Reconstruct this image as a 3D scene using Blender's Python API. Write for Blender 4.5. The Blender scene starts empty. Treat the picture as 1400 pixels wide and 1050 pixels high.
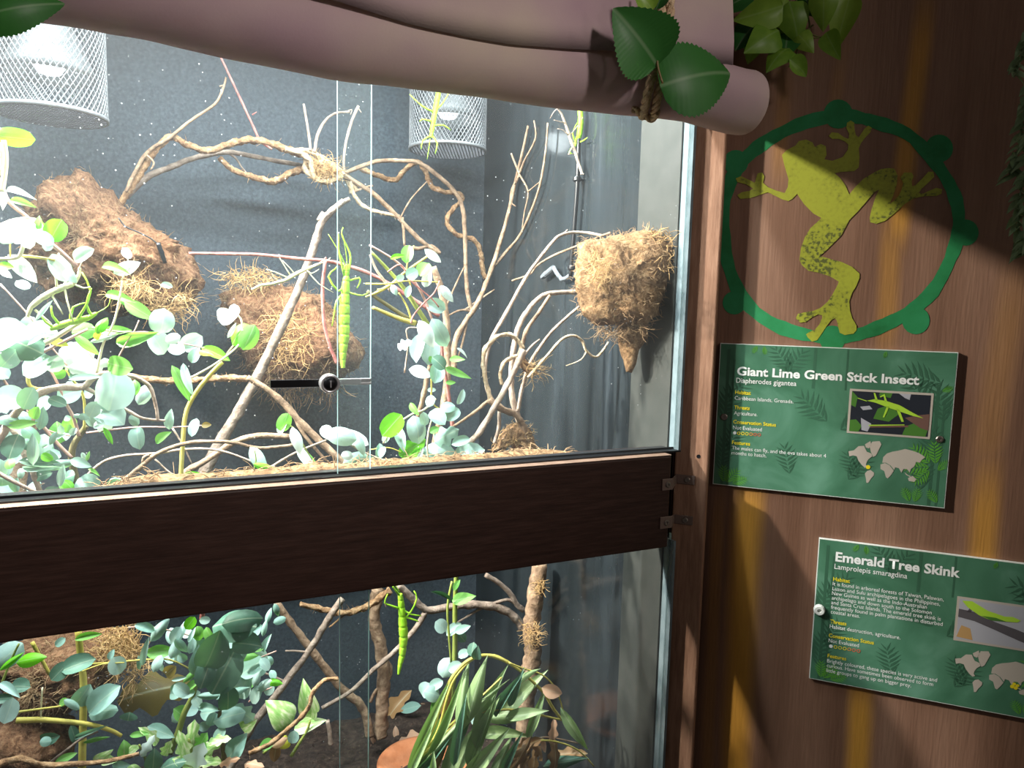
import bpy, bmesh, math, random
from mathutils import Vector, Matrix, noise
from mathutils.geometry import tessellate_polygon

random.seed(11)
rnd = random.uniform
scene = bpy.context.scene
COL = scene.collection

# ---------------------------------------------------------------- camera
EYE = 1.40
FPX = 995.0                      # focal length for a 1400 px wide frame
PITCH, ROLL = math.radians(6.114), math.radians(1.417)
CAM = Vector((0, 0, EYE))
FW = Vector((0, math.cos(PITCH), -math.sin(PITCH)))
_u0 = Vector((0, math.sin(PITCH), math.cos(PITCH)))
RT = Vector((1, 0, 0)) * math.cos(ROLL) + _u0 * math.sin(ROLL)
UP = _u0 * math.cos(ROLL) - Vector((1, 0, 0)) * math.sin(ROLL)
cam_data = bpy.data.cameras.new('camera')
cam_data.sensor_width = 36.0
cam_data.lens = FPX / 1400 * 36.0
cam_data.clip_start = 0.01
cam = bpy.data.objects.new('camera', cam_data)
COL.objects.link(cam)
m = Matrix((RT, UP, -FW)).transposed().to_4x4()
m.translation = CAM
cam.matrix_world = m
scene.camera = cam

# ---------------------------------------------------------------- places
# the enclosure front runs away to the right, the sign wall meets it at about 135 degrees
GA, WA = math.radians(64.78), math.radians(110.61)
EU = Vector((math.sin(GA), math.cos(GA), 0))
EV = Vector((-math.cos(GA), math.sin(GA), 0))
ES = Vector((math.sin(WA), math.cos(WA), 0))
EN = Vector((math.cos(WA), -math.sin(WA), 0))

def ray(px, py):
    return RT * ((px - 700) / FPX) + UP * (-(py - 525) / FPX) + FW

RAILV = -0.022
Q0 = CAM + ray(918, 640) * 1.0
def P(px, py, v):
    """world point seen at (px,py), v metres behind the front glass"""
    r = ray(px, py)
    t = ((Q0 - CAM).dot(EV) + (v - RAILV)) / r.dot(EV)
    return CAM + r * t
def uv(p):
    return (p - Q0).dot(EU), (p - Q0).dot(EV) + RAILV
def T(u, v, z):
    q = Q0 + EU * u + EV * (v - RAILV)
    return Vector((q.x, q.y, z))
WP = CAM + ray(980, 640) * 1.050
def W(px, py, d=0.0):
    """point on the sign wall, d metres proud of it"""
    r = ray(px, py)
    t = ((WP - CAM).dot(EN) + d) / r.dot(EN)
    return CAM + r * t
def S(s, z, d=0.0):
    q = WP + ES * s + EN * d
    return Vector((q.x, q.y, z))
def sz(p):
    return (p - WP).dot(ES), p.z
def depth(p):
    return (p - CAM).dot(FW)
def mpp(p):
    return depth(p) / FPX

U_R = uv(P(938, 400, 0.0))[0]
def side(px, py):
    r = ray(px, py)
    t = ((Q0 - CAM).dot(EU) + U_R) / r.dot(EU)
    return CAM + r * t
V_B = 0.73
U_L = -1.75
Z_F = P(600, 962, V_B).z
Z_C = 1.98
Z_RT = P(700, 640, RAILV).z
Z_RB = P(915, 748, RAILV).z
print('U_R %.3f V_B %.3f Z_F %.3f rail %.3f %.3f' % (U_R, V_B, Z_F, Z_RT, Z_RB))

# ---------------------------------------------------------------- world, lights, exposure
scene.view_settings.view_transform = 'Standard'
scene.view_settings.look = 'None'
scene.view_settings.gamma = 1.0
scene.view_settings.use_curve_mapping = False
scene.view_settings.exposure = 0.0
world = bpy.data.worlds.new('world')
scene.world = world
world.use_nodes = True
world.node_tree.nodes['Background'].inputs[0].default_value = (0.80, 0.72, 0.66, 1)
world.node_tree.nodes['Background'].inputs[1].default_value = 0.09

def area(name, loc, aim, size, size_y, power, color):
    l = bpy.data.lights.new(name, 'AREA')
    l.shape = 'RECTANGLE'; l.size = size; l.size_y = size_y
    l.energy = power; l.color = color
    o = bpy.data.objects.new(name, l); COL.objects.link(o)
    o.location = loc
    d = (aim - loc).normalized()
    zx = -d
    xx = EU.copy(); xx = (xx - zx * xx.dot(zx)).normalized()
    yy = zx.cross(xx)
    o.matrix_world = Matrix((xx, yy, zx)).transposed().to_4x4()
    o.location = loc
    return o
COOL = (0.90, 0.97, 1.0)
# enclosure strip lights under the lid: one just behind the front glass, one further back
area('strip_light_front', T(-0.80, 0.075, 1.92), T(-0.80, 0.09, 1.0), 1.3, 0.02, 29, COOL)
area('strip_light_back', T(-0.60, 0.36, Z_C - 0.03), T(-0.60, 0.37, 1.0), 1.2, 0.05, 20, COOL)
# extra unseen spot added at the left end, strengthening light along the glass
def spot(name, loc, aim, deg, power, color, soft, blend=0.5):
    l = bpy.data.lights.new(name, 'SPOT'); l.energy = power; l.color = color
    l.spot_size = math.radians(deg); l.spot_blend = blend; l.shadow_soft_size = soft
    o = bpy.data.objects.new(name, l); COL.objects.link(o); o.location = loc
    o.rotation_euler = (aim - loc).to_track_quat('-Z', 'Y').to_euler()
    return o
spot('boost_spot', T(-1.0, 0.075, 1.90), T(0.25, -0.10, 1.10), 100, 60, (1.0, 0.93, 0.84), 0.02)
spot('clip_spot_rear', T(-1.2, 0.33, 1.93), T(0.35, -0.25, 1.05), 70, 250, (1.0, 0.92, 0.83), 0.02)
# room: a fill spot added to brighten the awning and a weak downlight far along the sign wall
spot('awning_fill', Vector((1.05, -0.75, 2.25)), P(280, 20, -0.08), 50, 78, (1.0, 0.90, 0.84), 0.09, 1.0)
area('room_downlight', Vector((2.2, -0.10, 2.4)), Vector((0.9, 0.7, 1.3)), 0.08, 0.08, 3, (1.0, 0.88, 0.78))

# ---------------------------------------------------------------- materials
def new_mat(name):
    mt = bpy.data.materials.new(name); mt.use_nodes = True
    nt = mt.node_tree
    b = nt.nodes['Principled BSDF']
    return mt, nt, b
def N(nt, kind, **kw):
    n = nt.nodes.new(kind)
    for k, v in kw.items():
        if k in n.inputs: n.inputs[k].default_value = v
        else: setattr(n, k, v)
    return n
def c4(c): return (c[0], c[1], c[2], 1)
def ramp(nt, fac, stops):
    r = nt.nodes.new('ShaderNodeValToRGB')
    while len(r.color_ramp.elements) < len(stops): r.color_ramp.elements.new(0.5)
    for e, (p, c) in zip(r.color_ramp.elements, stops):
        e.position = p; e.color = c4(c)
    nt.links.new(fac, r.inputs[0])
    return r
def noisy(name, cols, scale=30, rough=0.7, bump=0.3, detail=5, stretch=(1, 1, 1), spec=0.3, metal=0.0, dist=0.01, coat=0.0):
    """noise-coloured surface with fine relief"""
    mt, nt, b = new_mat(name)
    tc = N(nt, 'ShaderNodeTexCoord'); mp = N(nt, 'ShaderNodeMapping'); mp.inputs['Scale'].default_value = stretch
    nt.links.new(tc.outputs['Object'], mp.inputs[0])
    nz = N(nt, 'ShaderNodeTexNoise', Scale=scale, Detail=detail, Roughness=0.65)
    nt.links.new(mp.outputs[0], nz.inputs['Vector'])
    k = len(cols)
    r = ramp(nt, nz.outputs['Fac'], [(0.28 + 0.44 * i / max(1, k - 1), c) for i, c in enumerate(cols)])
    nt.links.new(r.outputs[0], b.inputs['Base Color'])
    b.inputs['Roughness'].default_value = rough
    b.inputs['Specular IOR Level'].default_value = spec
    b.inputs['Metallic'].default_value = metal
    b.inputs['Coat Weight'].default_value = coat
    if bump:
        bp = N(nt, 'ShaderNodeBump', Strength=bump, Distance=dist)
        nt.links.new(nz.outputs['Fac'], bp.inputs['Height'])
        nt.links.new(bp.outputs[0], b.inputs['Normal'])
    return mt
def plain(name, col, rough=0.5, metal=0.0, spec=0.5):
    mt, nt, b = new_mat(name)
    b.inputs['Base Color'].default_value = c4(col); b.inputs['Roughness'].default_value = rough
    b.inputs['Metallic'].default_value = metal; b.inputs['Specular IOR Level'].default_value = spec
    return mt
def leafmat(name, c1, c2, trans=0.35, tcol=None, rough=0.45, vein=0.25, spec=0.3):
    """leaf: tint varies per leaf and across the blade, light passes through it"""
    mt, nt, b = new_mat(name)
    oi = N(nt, 'ShaderNodeObjectInfo'); tc = N(nt, 'ShaderNodeTexCoord')
    nz = N(nt, 'ShaderNodeTexNoise', Scale=4.0, Detail=3.0)
    nt.links.new(tc.outputs['Object'], nz.inputs['Vector'])
    ad = N(nt, 'ShaderNodeMath', operation='MULTIPLY_ADD'); ad.inputs[1].default_value = 0.6
    nt.links.new(nz.outputs['Fac'], ad.inputs[0])
    hf = N(nt, 'ShaderNodeMath', operation='MULTIPLY'); hf.inputs[1].default_value = 0.55
    nt.links.new(oi.outputs['Random'], hf.inputs[0]); nt.links.new(hf.outputs[0], ad.inputs[2])
    r = ramp(nt, ad.outputs[0], [(0.2, c1), (0.8, c2)])
    # pale midrib along the blade (object y = 0)
    sp = N(nt, 'ShaderNodeSeparateXYZ'); nt.links.new(tc.outputs['Object'], sp.inputs[0])
    ab = N(nt, 'ShaderNodeMath', operation='ABSOLUTE'); nt.links.new(sp.outputs['Y'], ab.inputs[0])
    mr = N(nt, 'ShaderNodeMapRange'); mr.inputs['From Min'].default_value = 0.008; mr.inputs['From Max'].default_value = 0.035
    mr.inputs['To Min'].default_value = vein; mr.inputs['To Max'].default_value = 0.0
    nt.links.new(ab.outputs[0], mr.inputs['Value'])
    mx = N(nt, 'ShaderNodeMix', data_type='RGBA'); nt.links.new(mr.outputs[0], mx.inputs[0])
    nt.links.new(r.outputs[0], mx.inputs[6]); mx.inputs[7].default_value = (0.75, 0.85, 0.6, 1)
    nt.links.new(mx.outputs[2], b.inputs['Base Color'])
    b.inputs['Roughness'].default_value = rough; b.inputs['Specular IOR Level'].default_value = spec
    tr = N(nt, 'ShaderNodeBsdfTranslucent'); tr.inputs[0].default_value = c4(tcol or c2)
    ms = N(nt, 'ShaderNodeMixShader'); ms.inputs[0].default_value = trans
    out = nt.nodes['Material Output']
    nt.links.new(b.outputs[0], ms.inputs[1]); nt.links.new(tr.outputs[0], ms.inputs[2]); nt.links.new(ms.outputs[0], out.inputs[0])
    return mt

M = {}
M['slate'] = noisy('slate_panel', [(0.024, 0.034, 0.044), (0.042, 0.056, 0.069), (0.068, 0.085, 0.102)], 180, 0.75, 0.25, 6, dist=0.002)
M['soil'] = noisy('soil', [(0.012, 0.008, 0.006), (0.035, 0.022, 0.016), (0.09, 0.06, 0.045)], 90, 0.95, 0.8, 8)
M['chip'] = noisy('soil_chip', [(0.03, 0.02, 0.015), (0.14, 0.09, 0.065)], 50, 0.9, 0)
M['black'] = plain('black_rubber', (0.008, 0.009, 0.011), 0.35)
M['blackmetal'] = plain('black_metal', (0.012, 0.012, 0.014), 0.3, 0.6)
M['chrome'] = plain('chrome', (0.62, 0.62, 0.64), 0.25, 0.7)
M['steel'] = noisy('galvanised_wire', [(0.20, 0.21, 0.22), (0.34, 0.355, 0.37)], 60, 0.45, 0, metal=0.4)
M['reflector'] = noisy('lamp_reflector', [(0.09, 0.10, 0.105), (0.22, 0.235, 0.24)], 14, 0.45, 0, metal=0.2)
M['bark_tan'] = noisy('bark_tan', [(0.11, 0.066, 0.04), (0.29, 0.19, 0.12), (0.48, 0.35, 0.23)], 60, 0.85, 0.6, 6)
M['bark_grey'] = noisy('bark_grey', [(0.10, 0.075, 0.06), (0.24, 0.18, 0.14), (0.40, 0.33, 0.27)], 70, 0.85, 0.6, 6)
M['bark_pale'] = noisy('bark_pale', [(0.20, 0.14, 0.105), (0.42, 0.32, 0.25), (0.60, 0.49, 0.40)], 60, 0.8, 0.5, 6)
M['bark_red'] = noisy('bark_red', [(0.20, 0.055, 0.05), (0.42, 0.15, 0.13), (0.5, 0.28, 0.23)], 60, 0.6, 0.3)
M['vine'] = noisy('vine_fibre', [(0.13, 0.06, 0.03), (0.38, 0.22, 0.11), (0.60, 0.42, 0.25)], 110, 0.9, 0.8, 7)
M['vine_pale'] = noisy('vine_pale', [(0.34, 0.22, 0.12), (0.62, 0.47, 0.30), (0.80, 0.68, 0.50)], 110, 0.9, 0.8, 7)
def coirmat(name, cols, crev_shade):
    mt, nt, b = new_mat(name)
    tc = N(nt, 'ShaderNodeTexCoord')
    n1 = N(nt, 'ShaderNodeTexNoise', Scale=150.0, Detail=8.0, Roughness=0.7); nt.links.new(tc.outputs['Object'], n1.inputs['Vector'])
    n2 = N(nt, 'ShaderNodeTexNoise', Scale=26.0, Detail=6.0, Roughness=0.7, Distortion=1.5); nt.links.new(tc.outputs['Object'], n2.inputs['Vector'])
    r = ramp(nt, n1.outputs['Fac'], [(0.3, cols[0]), (0.5, cols[1]), (0.7, cols[2])])
    k = ramp(nt, n2.outputs['Fac'], [(0.30, crev_shade), (0.44, (0.75, 0.7, 0.66)), (0.62, (1.15, 1.1, 1.0))])  # crevice shade painted into the colour where the coarse noise is low
    mm = N(nt, 'ShaderNodeMix', data_type='RGBA', blend_type='MULTIPLY'); mm.inputs[0].default_value = 1.0
    nt.links.new(r.outputs[0], mm.inputs[6]); nt.links.new(k.outputs[0], mm.inputs[7]); nt.links.new(mm.outputs[2], b.inputs['Base Color'])
    b.inputs['Roughness'].default_value = 0.95; b.inputs['Specular IOR Level'].default_value = 0.1
    b1 = N(nt, 'ShaderNodeBump', Strength=1.0, Distance=0.012); nt.links.new(n2.outputs['Fac'], b1.inputs['Height'])
    b2 = N(nt, 'ShaderNodeBump', Strength=0.9, Distance=0.006); nt.links.new(n1.outputs['Fac'], b2.inputs['Height']); nt.links.new(b1.outputs[0], b2.inputs['Normal'])
    nt.links.new(b2.outputs[0], b.inputs['Normal'])
    return mt
M['coir'] = coirmat('coir', [(0.07, 0.035, 0.02), (0.25, 0.135, 0.08), (0.40, 0.25, 0.15)], (0.22, 0.18, 0.15))
M['coir_pale'] = coirmat('coir_pale', [(0.14, 0.08, 0.04), (0.38, 0.24, 0.13), (0.56, 0.40, 0.24)], (0.35, 0.28, 0.22))
M['moss'] = noisy('dry_moss', [(0.22, 0.12, 0.045), (0.48, 0.30, 0.125), (0.66, 0.46, 0.24)], 40, 0.9, 0)
M['fibre'] = noisy('coir_fibre', [(0.16, 0.09, 0.045), (0.42, 0.28, 0.15)], 40, 0.9, 0)
M['stem_green'] = noisy('stem_green', [(0.16, 0.20, 0.04), (0.30, 0.36, 0.08)], 30, 0.55, 0.15)
M['stem_yellow'] = noisy('stem_yellow', [(0.42, 0.34, 0.06), (0.62, 0.56, 0.14)], 30, 0.55, 0.15)
M['stem_cream'] = noisy('stem_cream', [(0.55, 0.50, 0.32), (0.75, 0.70, 0.5)], 30, 0.55, 0.15)
M['stem_pink'] = noisy('stem_pink', [(0.38, 0.20, 0.17), (0.60, 0.40, 0.34)], 30, 0.55, 0.15)
M['stem_olive'] = noisy('stem_olive', [(0.07, 0.06, 0.025), (0.16, 0.14, 0.06)], 30, 0.6, 0.2)
M['insect'] = noisy('insect_green', [(0.22, 0.50, 0.02), (0.40, 0.72, 0.05)], 60, 0.45, 0.1)
M['insect_pale'] = noisy('insect_pale', [(0.50, 0.52, 0.28), (0.68, 0.66, 0.44)], 60, 0.5, 0.1)
M['terracotta'] = noisy('terracotta', [(0.45, 0.14, 0.05), (0.65, 0.26, 0.12)], 40, 0.85, 0.3)
L = {}
L['p'] = leafmat('leaf_pale', (0.29, 0.46, 0.42), (0.42, 0.60, 0.56), 0.25, (0.35, 0.6, 0.35))
L['m'] = leafmat('leaf_blue_green', (0.20, 0.37, 0.32), (0.30, 0.49, 0.43), 0.25, (0.2, 0.45, 0.15))
L['d'] = leafmat('leaf_dark', (0.055, 0.14, 0.095), (0.11, 0.23, 0.17), 0.2, (0.08, 0.22, 0.05))
L['g'] = leafmat('leaf_green', (0.10, 0.32, 0.06), (0.20, 0.47, 0.11), 0.35, (0.2, 0.6, 0.05))
L['l'] = leafmat('leaf_lime', (0.09, 0.42, 0.01), (0.18, 0.60, 0.02), 0.45, (0.14, 0.60, 0.01))
L['y'] = leafmat('leaf_yellow', (0.55, 0.62, 0.04), (0.72, 0.74, 0.08), 0.4)
L['w'] = leafmat('leaf_white_lit', (0.55, 0.69, 0.68), (0.70, 0.82, 0.80), 0.3, (0.6, 0.75, 0.6))  # on eucalyptus, the glare of strong light is put into this near-white colour
L['b'] = leafmat('leaf_brown', (0.16, 0.085, 0.035), (0.36, 0.21, 0.09), 0.25)
L['o'] = leafmat('leaf_olive_brown', (0.085, 0.065, 0.01), (0.16, 0.12, 0.02), 0.4, (0.35, 0.25, 0.03))
L['t'] = leafmat('leaf_tan', (0.50, 0.27, 0.16), (0.66, 0.42, 0.28), 0.3)
L['k'] = leafmat('leaf_narrow', (0.17, 0.26, 0.11), (0.30, 0.41, 0.20), 0.25, (0.2, 0.4, 0.06), 0.4, 0.3)
L['x'] = leafmat('leaf_plastic', (0.012, 0.075, 0.014), (0.030, 0.135, 0.026), 0.12, (0.05, 0.25, 0.02), 0.45, 0.12)
L['h'] = leafmat('leaf_plastic_light', (0.10, 0.22, 0.02), (0.24, 0.38, 0.05), 0.2, (0.25, 0.45, 0.04), 0.4, 0.08)
L['s'] = leafmat('leaf_sage', (0.13, 0.22, 0.10), (0.26, 0.36, 0.20), 0.15, None, 0.5, 0.1)

def varieg():
    mt, nt, b = new_mat('leaf_variegated')
    tc = N(nt, 'ShaderNodeTexCoord'); mp = N(nt, 'ShaderNodeMapping'); mp.inputs['Scale'].default_value = (2.2, 6, 3)
    mp.inputs['Rotation'].default_value = (0, 0, 0.5)
    nt.links.new(tc.outputs['Object'], mp.inputs[0])
    nz = N(nt, 'ShaderNodeTexNoise', Scale=1.3, Detail=4.0); nt.links.new(mp.outputs[0], nz.inputs['Vector'])
    r = ramp(nt, nz.outputs['Fac'], [(0.34, (0.20, 0.46, 0.10)), (0.50, (0.40, 0.62, 0.22)), (0.60, (0.72, 0.78, 0.50))])
    nt.links.new(r.outputs[0], b.inputs['Base Color']); b.inputs['Roughness'].default_value = 0.4
    tr = N(nt, 'ShaderNodeBsdfTranslucent'); tr.inputs[0].default_value = (0.35, 0.6, 0.12, 1)
    ms = N(nt, 'ShaderNodeMixShader'); ms.inputs[0].default_value = 0.25
    nt.links.new(b.outputs[0], ms.inputs[1]); nt.links.new(tr.outputs[0], ms.inputs[2])
    nt.links.new(ms.outputs[0], nt.nodes['Material Output'].inputs[0])
    return mt
L['v'] = varieg()

def glassmat():
    mt, nt, b = new_mat('clear_glass'); nt.nodes.remove(b)
    tr = N(nt, 'ShaderNodeBsdfTransparent'); tr.inputs[0].default_value = (0.965, 0.985, 0.98, 1)
    gl = N(nt, 'ShaderNodeBsdfGlossy'); gl.inputs['Roughness'].default_value = 0.0
    fr = N(nt, 'ShaderNodeFresnel'); fr.inputs[0].default_value = 1.35
    rf = N(nt, 'ShaderNodeMath', operation='MULTIPLY'); rf.inputs[1].default_value = 0.35; nt.links.new(fr.outputs[0], rf.inputs[0])
    m1 = N(nt, 'ShaderNodeMixShader'); nt.links.new(rf.outputs[0], m1.inputs[0])
    nt.links.new(tr.outputs[0], m1.inputs[1]); nt.links.new(gl.outputs[0], m1.inputs[2])
    # dust: a thin film with water spots
    tc = N(nt, 'ShaderNodeTexCoord')
    vo = N(nt, 'ShaderNodeTexVoronoi', Scale=120.0); nt.links.new(tc.outputs['Object'], vo.inputs['Vector'])
    n2 = N(nt, 'ShaderNodeTexNoise', Scale=9.0, Detail=4.0); nt.links.new(tc.outputs['Object'], n2.inputs['Vector'])
    mr = N(nt, 'ShaderNodeMapRange'); mr.inputs['From Min'].default_value = 0.05; mr.inputs['From Max'].default_value = 0.11
    mr.inputs['To Min'].default_value = 0.55; mr.inputs['To Max'].default_value = 0.0
    nt.links.new(vo.outputs['Distance'], mr.inputs['Value'])
    m2 = N(nt, 'ShaderNodeMapRange'); m2.inputs['From Min'].default_value = 0.42; m2.inputs['From Max'].default_value = 0.62
    nt.links.new(n2.outputs['Fac'], m2.inputs['Value'])
    sel = N(nt, 'ShaderNodeMath', operation='GREATER_THAN'); sel.inputs[1].default_value = 0.6
    cs = N(nt, 'ShaderNodeSeparateColor'); nt.links.new(vo.outputs['Color'], cs.inputs[0]); nt.links.new(cs.outputs[0], sel.inputs[0])
    mu = N(nt, 'ShaderNodeMath', operation='MULTIPLY'); nt.links.new(mr.outputs[0], mu.inputs[0]); nt.links.new(sel.outputs[0], mu.inputs[1])
    mu2 = N(nt, 'ShaderNodeMath', operation='MULTIPLY'); nt.links.new(mu.outputs[0], mu2.inputs[0]); nt.links.new(m2.outputs[0], mu2.inputs[1])
    ad = N(nt, 'ShaderNodeMath', operation='ADD'); ad.inputs[1].default_value = 0.012; nt.links.new(mu2.outputs[0], ad.inputs[0])
    df = N(nt, 'ShaderNodeBsdfTranslucent'); df.inputs[0].default_value = (0.85, 0.9, 0.92, 1)
    m3 = N(nt, 'ShaderNodeMixShader'); nt.links.new(ad.outputs[0], m3.inputs[0])
    nt.links.new(m1.outputs[0], m3.inputs[1]); nt.links.new(df.outputs[0], m3.inputs[2])
    nt.links.new(m3.outputs[0], nt.nodes['Material Output'].inputs[0])
    return mt
M['glass'] = glassmat()
def edgemat():
    mt, nt, b = new_mat('glass_edge')
    b.inputs['Base Color'].default_value = (0.45, 0.68, 0.68, 1); b.inputs['Roughness'].default_value = 0.25
    tr = N(nt, 'ShaderNodeBsdfTranslucent'); tr.inputs[0].default_value = (0.6, 0.9, 0.9, 1)
    ms = N(nt, 'ShaderNodeMixShader'); ms.inputs[0].default_value = 0.6
    nt.links.new(b.outputs[0], ms.inputs[1]); nt.links.new(tr.outputs[0], ms.inputs[2])
    nt.links.new(ms.outputs[0], nt.nodes['Material Output'].inputs[0])
    return mt
M['glass_edge'] = edgemat()
def sidemat():
    # dark back-painted glass: slate colour under a glossy face, dusty with streaks
    mt, nt, b = new_mat('dark_side_glass')
    tc = N(nt, 'ShaderNodeTexCoord'); mp = N(nt, 'ShaderNodeMapping'); mp.inputs['Scale'].default_value = (1, 1, 0.12)
    nt.links.new(tc.outputs['Object'], mp.inputs[0])
    nz = N(nt, 'ShaderNodeTexNoise', Scale=14.0, Detail=8.0, Roughness=0.7); nt.links.new(mp.outputs[0], nz.inputs['Vector'])
    r = ramp(nt, nz.outputs['Fac'], [(0.42, (0.014, 0.018, 0.020)), (0.62, (0.022, 0.028, 0.032)), (0.85, (0.075, 0.092, 0.11))])
    nt.links.new(r.outputs[0], b.inputs['Base Color'])
    b.inputs['Roughness'].default_value = 0.12; b.inputs['Specular IOR Level'].default_value = 0.3
    return mt
M['side'] = sidemat()

# ---------------------------------------------------------------- object helpers
def link(name, mesh, parent=None):
    o = bpy.data.objects.new(name, mesh); COL.objects.link(o)
    if parent is not None: o.parent = parent
    return o
def tag(o, label=None, cat=None, group=None, kind=None):
    if label: o['label'] = label
    if cat: o['category'] = cat
    if group: o['group'] = group
    if kind: o['kind'] = kind
    return o
def thing(name, loc, label, cat, group=None):
    o = bpy.data.objects.new(name, None); COL.objects.link(o)
    o.location = loc; o.empty_display_size = 0.02
    return tag(o, label, cat, group)

class MB:
    """collects shapes for one mesh object"""
    def __init__(s): s.v = []; s.f = []; s.mi = []
    def add(s, vs, fs, mi=0):
        o = len(s.v); s.v += [Vector(x) for x in vs]; s.f += [tuple(i + o for i in f) for f in fs]; s.mi += [mi] * len(fs)
    def box(s, org, ax, ay, az, mi=0):
        """box spanned by three edge vectors from org"""
        vs = [org + ax * i + ay * j + az * k for k in (0, 1) for j in (0, 1) for i in (0, 1)]
        fs = [(0, 2, 3, 1), (4, 5, 7, 6), (0, 1, 5, 4), (2, 6, 7, 3), (0, 4, 6, 2), (1, 3, 7, 5)]
        if ax.cross(ay).dot(az) < 0: fs = [f[::-1] for f in fs]
        s.add(vs, fs, mi)
    def tube(s, pts, rs, n=7, sub=4, rope=0.0, turns=60.0, lobes=3, jit=0.0, mi=0, cap=True):
        """smooth tapering tube; rope gives it twisted strands"""
        if not isinstance(rs, (list, tuple)): rs = [rs] * len(pts)
        q, qr = [], []
        k = len(pts)
        for i in range(k - 1):
            p0 = pts[max(i - 1, 0)]; p1 = pts[i]; p2 = pts[i + 1]; p3 = pts[min(i + 2, k - 1)]
            for j in range(sub):
                t = j / sub
                q.append(0.5 * ((2 * p1) + (p2 - p0) * t + (2 * p0 - 5 * p1 + 4 * p2 - p3) * t * t + (3 * p1 - p0 - 3 * p2 + p3) * t ** 3))
                qr.append(rs[i] * (1 - t) + rs[i + 1] * t)
        q.append(pts[-1].copy()); qr.append(rs[-1])
        d0 = (q[1] - q[0]).normalized()
        a = d0.orthogonal().normalized()
        vs, fs, run = [], [], 0.0
        for i, p in enumerate(q):
            d = (q[min(i + 1, len(q) - 1)] - q[max(i - 1, 0)])
            if d.length < 1e-9: d = d0
            d.normalize()
            a = (a - d * a.dot(d))
            if a.length < 1e-6: a = d.orthogonal()
            a.normalize(); b = d.cross(a)
            if i: run += (p - q[i - 1]).length
            for j in range(n):
                th = 2 * math.pi * j / n
                r = qr[i]
                if rope: r *= 1 + rope * math.sin(lobes * th + run * turns)
                if jit: r *= 1 + jit * noise.noise(Vector((p.x * 90 + j * 0.7, p.y * 90, p.z * 90)))
                vs.append(p + (a * math.cos(th) + b * math.sin(th)) * r)
        for i in range(len(q) - 1):
            for j in range(n):
                j2 = (j + 1) % n
                fs.append((i * n + j, i * n + j2, (i + 1) * n + j2, (i + 1) * n + j))
        if cap:
            fs.append(tuple(range(n))[::-1]); fs.append(tuple((len(q) - 1) * n + j for j in range(n)))
        s.add(vs, fs, mi)
    def lathe(s, c, prof, n=24, ax=Vector((0, 0, 1)), mi=0):
        a = ax.orthogonal().normalized(); b = ax.cross(a)
        vs, fs = [], []
        for (r, h) in prof:
            for j in range(n):
                t = 2 * math.pi * j / n
                vs.append(c + ax * h + (a * math.cos(t) + b * math.sin(t)) * max(r, 1e-5))
        for i in range(len(prof) - 1):
            for j in range(n):
                j2 = (j + 1) % n
                fs.append((i * n + j, i * n + j2, (i + 1) * n + j2, (i + 1) * n + j))
        s.add(vs, fs, mi)
    def poly(s, pts, th, nrm, mi=0):
        """flat outline of thickness th, front facing along nrm"""
        tris = tessellate_polygon([pts])
        k = len(pts)
        vs = [p + nrm * th for p in pts] + list(pts)
        fs = []
        for t in tris:
            a, b, c = (vs[i] for i in t)
            if (b - a).cross(c - a).dot(nrm) < 0: t = t[::-1]
            fs.append(tuple(t))
        area2 = sum(((pts[i] - pts[0]).cross(pts[(i + 1) % k] - pts[0])).dot(nrm) for i in range(k))
        for i in range(k):
            j = (i + 1) % k
            fs.append((i, i + k, j + k, j) if area2 > 0 else (j, j + k, i + k, i))
        s.add(vs, fs, mi)
    def build(s, name, mats, parent=None, smooth=False, origin=None):
        if not isinstance(mats, (list, tuple)): mats = [mats]
        base = parent.location if parent is not None else (origin if origin is not None else None)
        if base is None:
            base = sum(s.v, Vector()) / len(s.v)
        gp = Vector(base)
        if parent is not None and parent.parent is not None: gp = Vector(base) + parent.parent.location
        me = bpy.data.meshes.new(name)
        me.from_pydata([tuple(x - gp) for x in s.v], [], s.f)
        for mt in mats: me.materials.append(mt)
        if len(mats) > 1: me.polygons.foreach_set('material_index', s.mi)
        if smooth: me.polygons.foreach_set('use_smooth', [True] * len(me.polygons))
        me.update()
        o = link(name, me, parent)
        if parent is None: o.location = gp
        return o
def bevel(o, w, seg=2):
    b = o.modifiers.new('bevel', 'BEVEL'); b.width = w; b.segments = seg; b.limit_method = 'ANGLE'
    return o

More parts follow.
